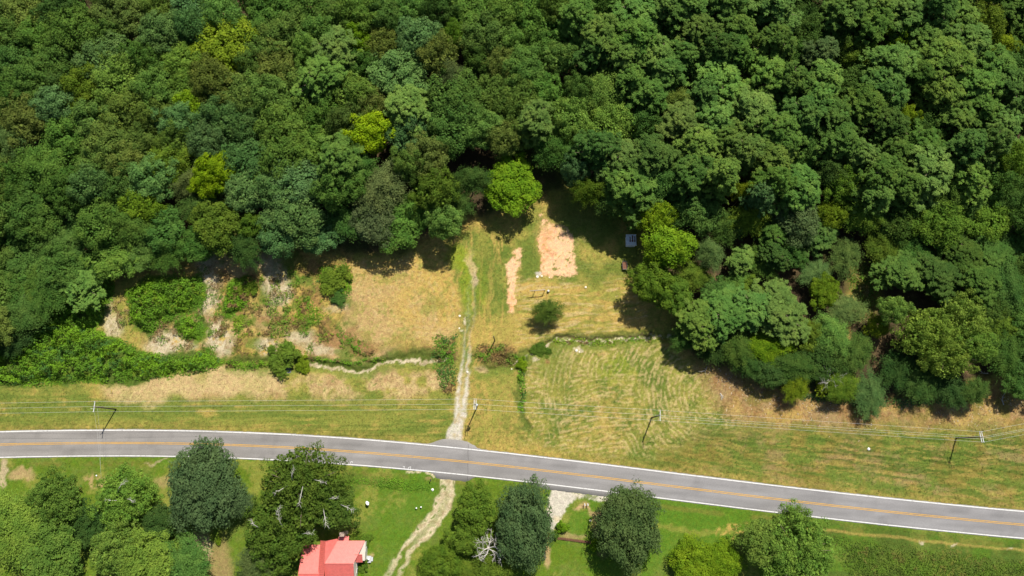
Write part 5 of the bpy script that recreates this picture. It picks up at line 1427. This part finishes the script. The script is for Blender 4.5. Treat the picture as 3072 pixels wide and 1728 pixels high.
dead_limbs('small dark tree alone in the middle meadow', [(1655, 945, 4.2, 1.2), (1640, 960, 4, 1.2), (1665, 930, 4, .9)])

# ------------------------------------------------------------------ yard things
b0 = gp(1104, 1510)
ds = tag(empty('satellite_dish', b0, .25), 'white oval satellite dish on a short post in the lawn', 'satellite dish')
m = MB(); m.tube([(0, 0, -.1), (0, 0, .8)], .04, 8); m.build('mast', M['darkmetal'], ds)
m = MB(); m.lathe((0, 0, 0), [(.03, 0), (.25, .03), (.42, .09), (.52, .17), (.53, .18), (.4, .07), (.05, -.03)], 18)
o = m.build('reflector', M['metal_white'], ds, True); o.location = (0, .05, 1.0); o.rotation_euler = (-.35, .7, 0); o.scale = (.85, 1.1, 1)
m = MB(); m.tube([(0, 0, .95), (.55, .1, 1.25)], .022, 6); m.build('feed_arm', M['arm'], ds)
m = MB(); m.box((.58, .1, 1.27), (.14, .1, .1)); m.build('receiver', M['arm'], ds)
def mailbox(px, py, mat, lab, rz=0.1):
    b0 = gp(px, py); r_ = tag(empty('mailbox', b0, rz), lab, 'mailbox')
    m = MB(); m.box((0, 0, .48), (.1, .1, 1.16)); m.build('post', M['greywood'], r_)
    m = MB(); m.box((0, 0, 1.13), (.2, .56, .14)); V0 = len(m.v)
    m.tube([(0, -.28, 1.2), (0, .28, 1.2)], .1, 12); bx_ = m.build('box', M[mat], r_)
    m = MB(); m.box((.12, .1, 1.25), (.02, .05, .16)); m.build('flag', M['roof'], bx_)
    m = MB(); m.box((0, .292, 1.15), (.17, .015, .16)); m.build('door', M[mat], bx_)
mailbox(1293, 1440, 'black', 'black mailbox on a post by the driveway mouth')
mailbox(1753, 1513, 'metal_white', 'white mailbox beside the gravel turn-in, left of two')
mailbox(1762, 1513, 'metal_white', 'white mailbox beside the gravel turn-in, right of two')
for x_, y_, lb in ((1250, 1524, 'white globe ornament on the lawn, left of two'), (1264, 1521, 'white globe ornament on the lawn, right of two')):
    b0 = gp(x_, y_); r_ = tag(empty('lawn_globe', b0), lb, 'lawn ornament', 'white lawn globes')
    m = MB(); m.lathe((0, 0, -.05), [(.16, 0), (.13, .1), (.07, .15), (.07, .4), (.11, .45)], 10); m.build('pedestal', M['darkmetal'], r_, True)
    m = MB(); m.lathe((0, 0, .4), [(.05, 0), (.16, .06), (.22, .2), (.2, .31), (.12, .4), (.02, .43)], 12); m.build('globe', M['metal_white'], r_, True)
def lump(px, py, s_, name, lab, cat, mat, seed):
    b0 = gp(px, py); rr_ = np.random.default_rng(seed)
    m = MB(); m.lathe((0, 0, 0), [(.6 * s_, -.05), (.95 * s_, .2 * s_), (.85 * s_, .5 * s_), (.4 * s_, .8 * s_), (.08 * s_, .95 * s_)], 8)
    m.v = [(v[0] * rr_.uniform(.75, 1.2), v[1] * rr_.uniform(.75, 1.2), v[2]) for v in m.v]
    o = m.build(name, M[mat], None); o.location = b0; tag(o, lab, cat)
lump(1298, 1469, .38, 'white_stone', 'white painted stone at the ditch end beside the driveway', 'stone', 'metal_white', 1)
lump(1771, 1562, .3, 'garden_figure', 'small cream garden figure on the lawn near the mailboxes', 'ornament', 'cream', 2)
lump(2605, 1347, .4, 'white_bag', 'crumpled white bag lying on the right verge', 'litter', 'metal_white', 3)
lump(289, 1427, .22, 'meter_cover', 'small white cover on the tan patch below the road at left', 'cover', 'metal_white', 4)
lump(1925, 1404, .14, 'white_marker', 'tiny white marker stone on the upper road shoulder', 'marker', 'metal_white', 5)
# border edging of dark bricks
ed = tag(empty('border_edging', gp(1710, 1620)), 'dark brown brick border edging crossing the lawn', 'edging')
epts = [at(x_, y_) for x_, y_ in ((1622, 1625), (1648, 1613), (1690, 1616), (1740, 1623), (1795, 1630))]
total = []
for a_, b_ in zip(epts[:-1], epts[1:]):
    n_ = int((b_ - a_).length / .26)
    for k in range(n_):
        total.append((a_.lerp(b_, (k + .5) / n_), math.atan2(b_.y - a_.y, b_.x - a_.x)))
bm_ = MB(); bm_.box((0, 0, 0), (.19, .62, .34), taper=.93); bme = bm_.mesh('brick', M['rust'])
for k, (p, a_) in enumerate(total):
    o = link('brick', bme, ed); rr_ = random.Random(k)
    o.location = (p.x - ed.location.x, p.y - ed.location.y, .14 + rr_.uniform(-.03, .03)); o.rotation_euler = (rr_.uniform(-.05, .05), rr_.uniform(-.08, .08), a_ + rr_.uniform(-.1, .1))
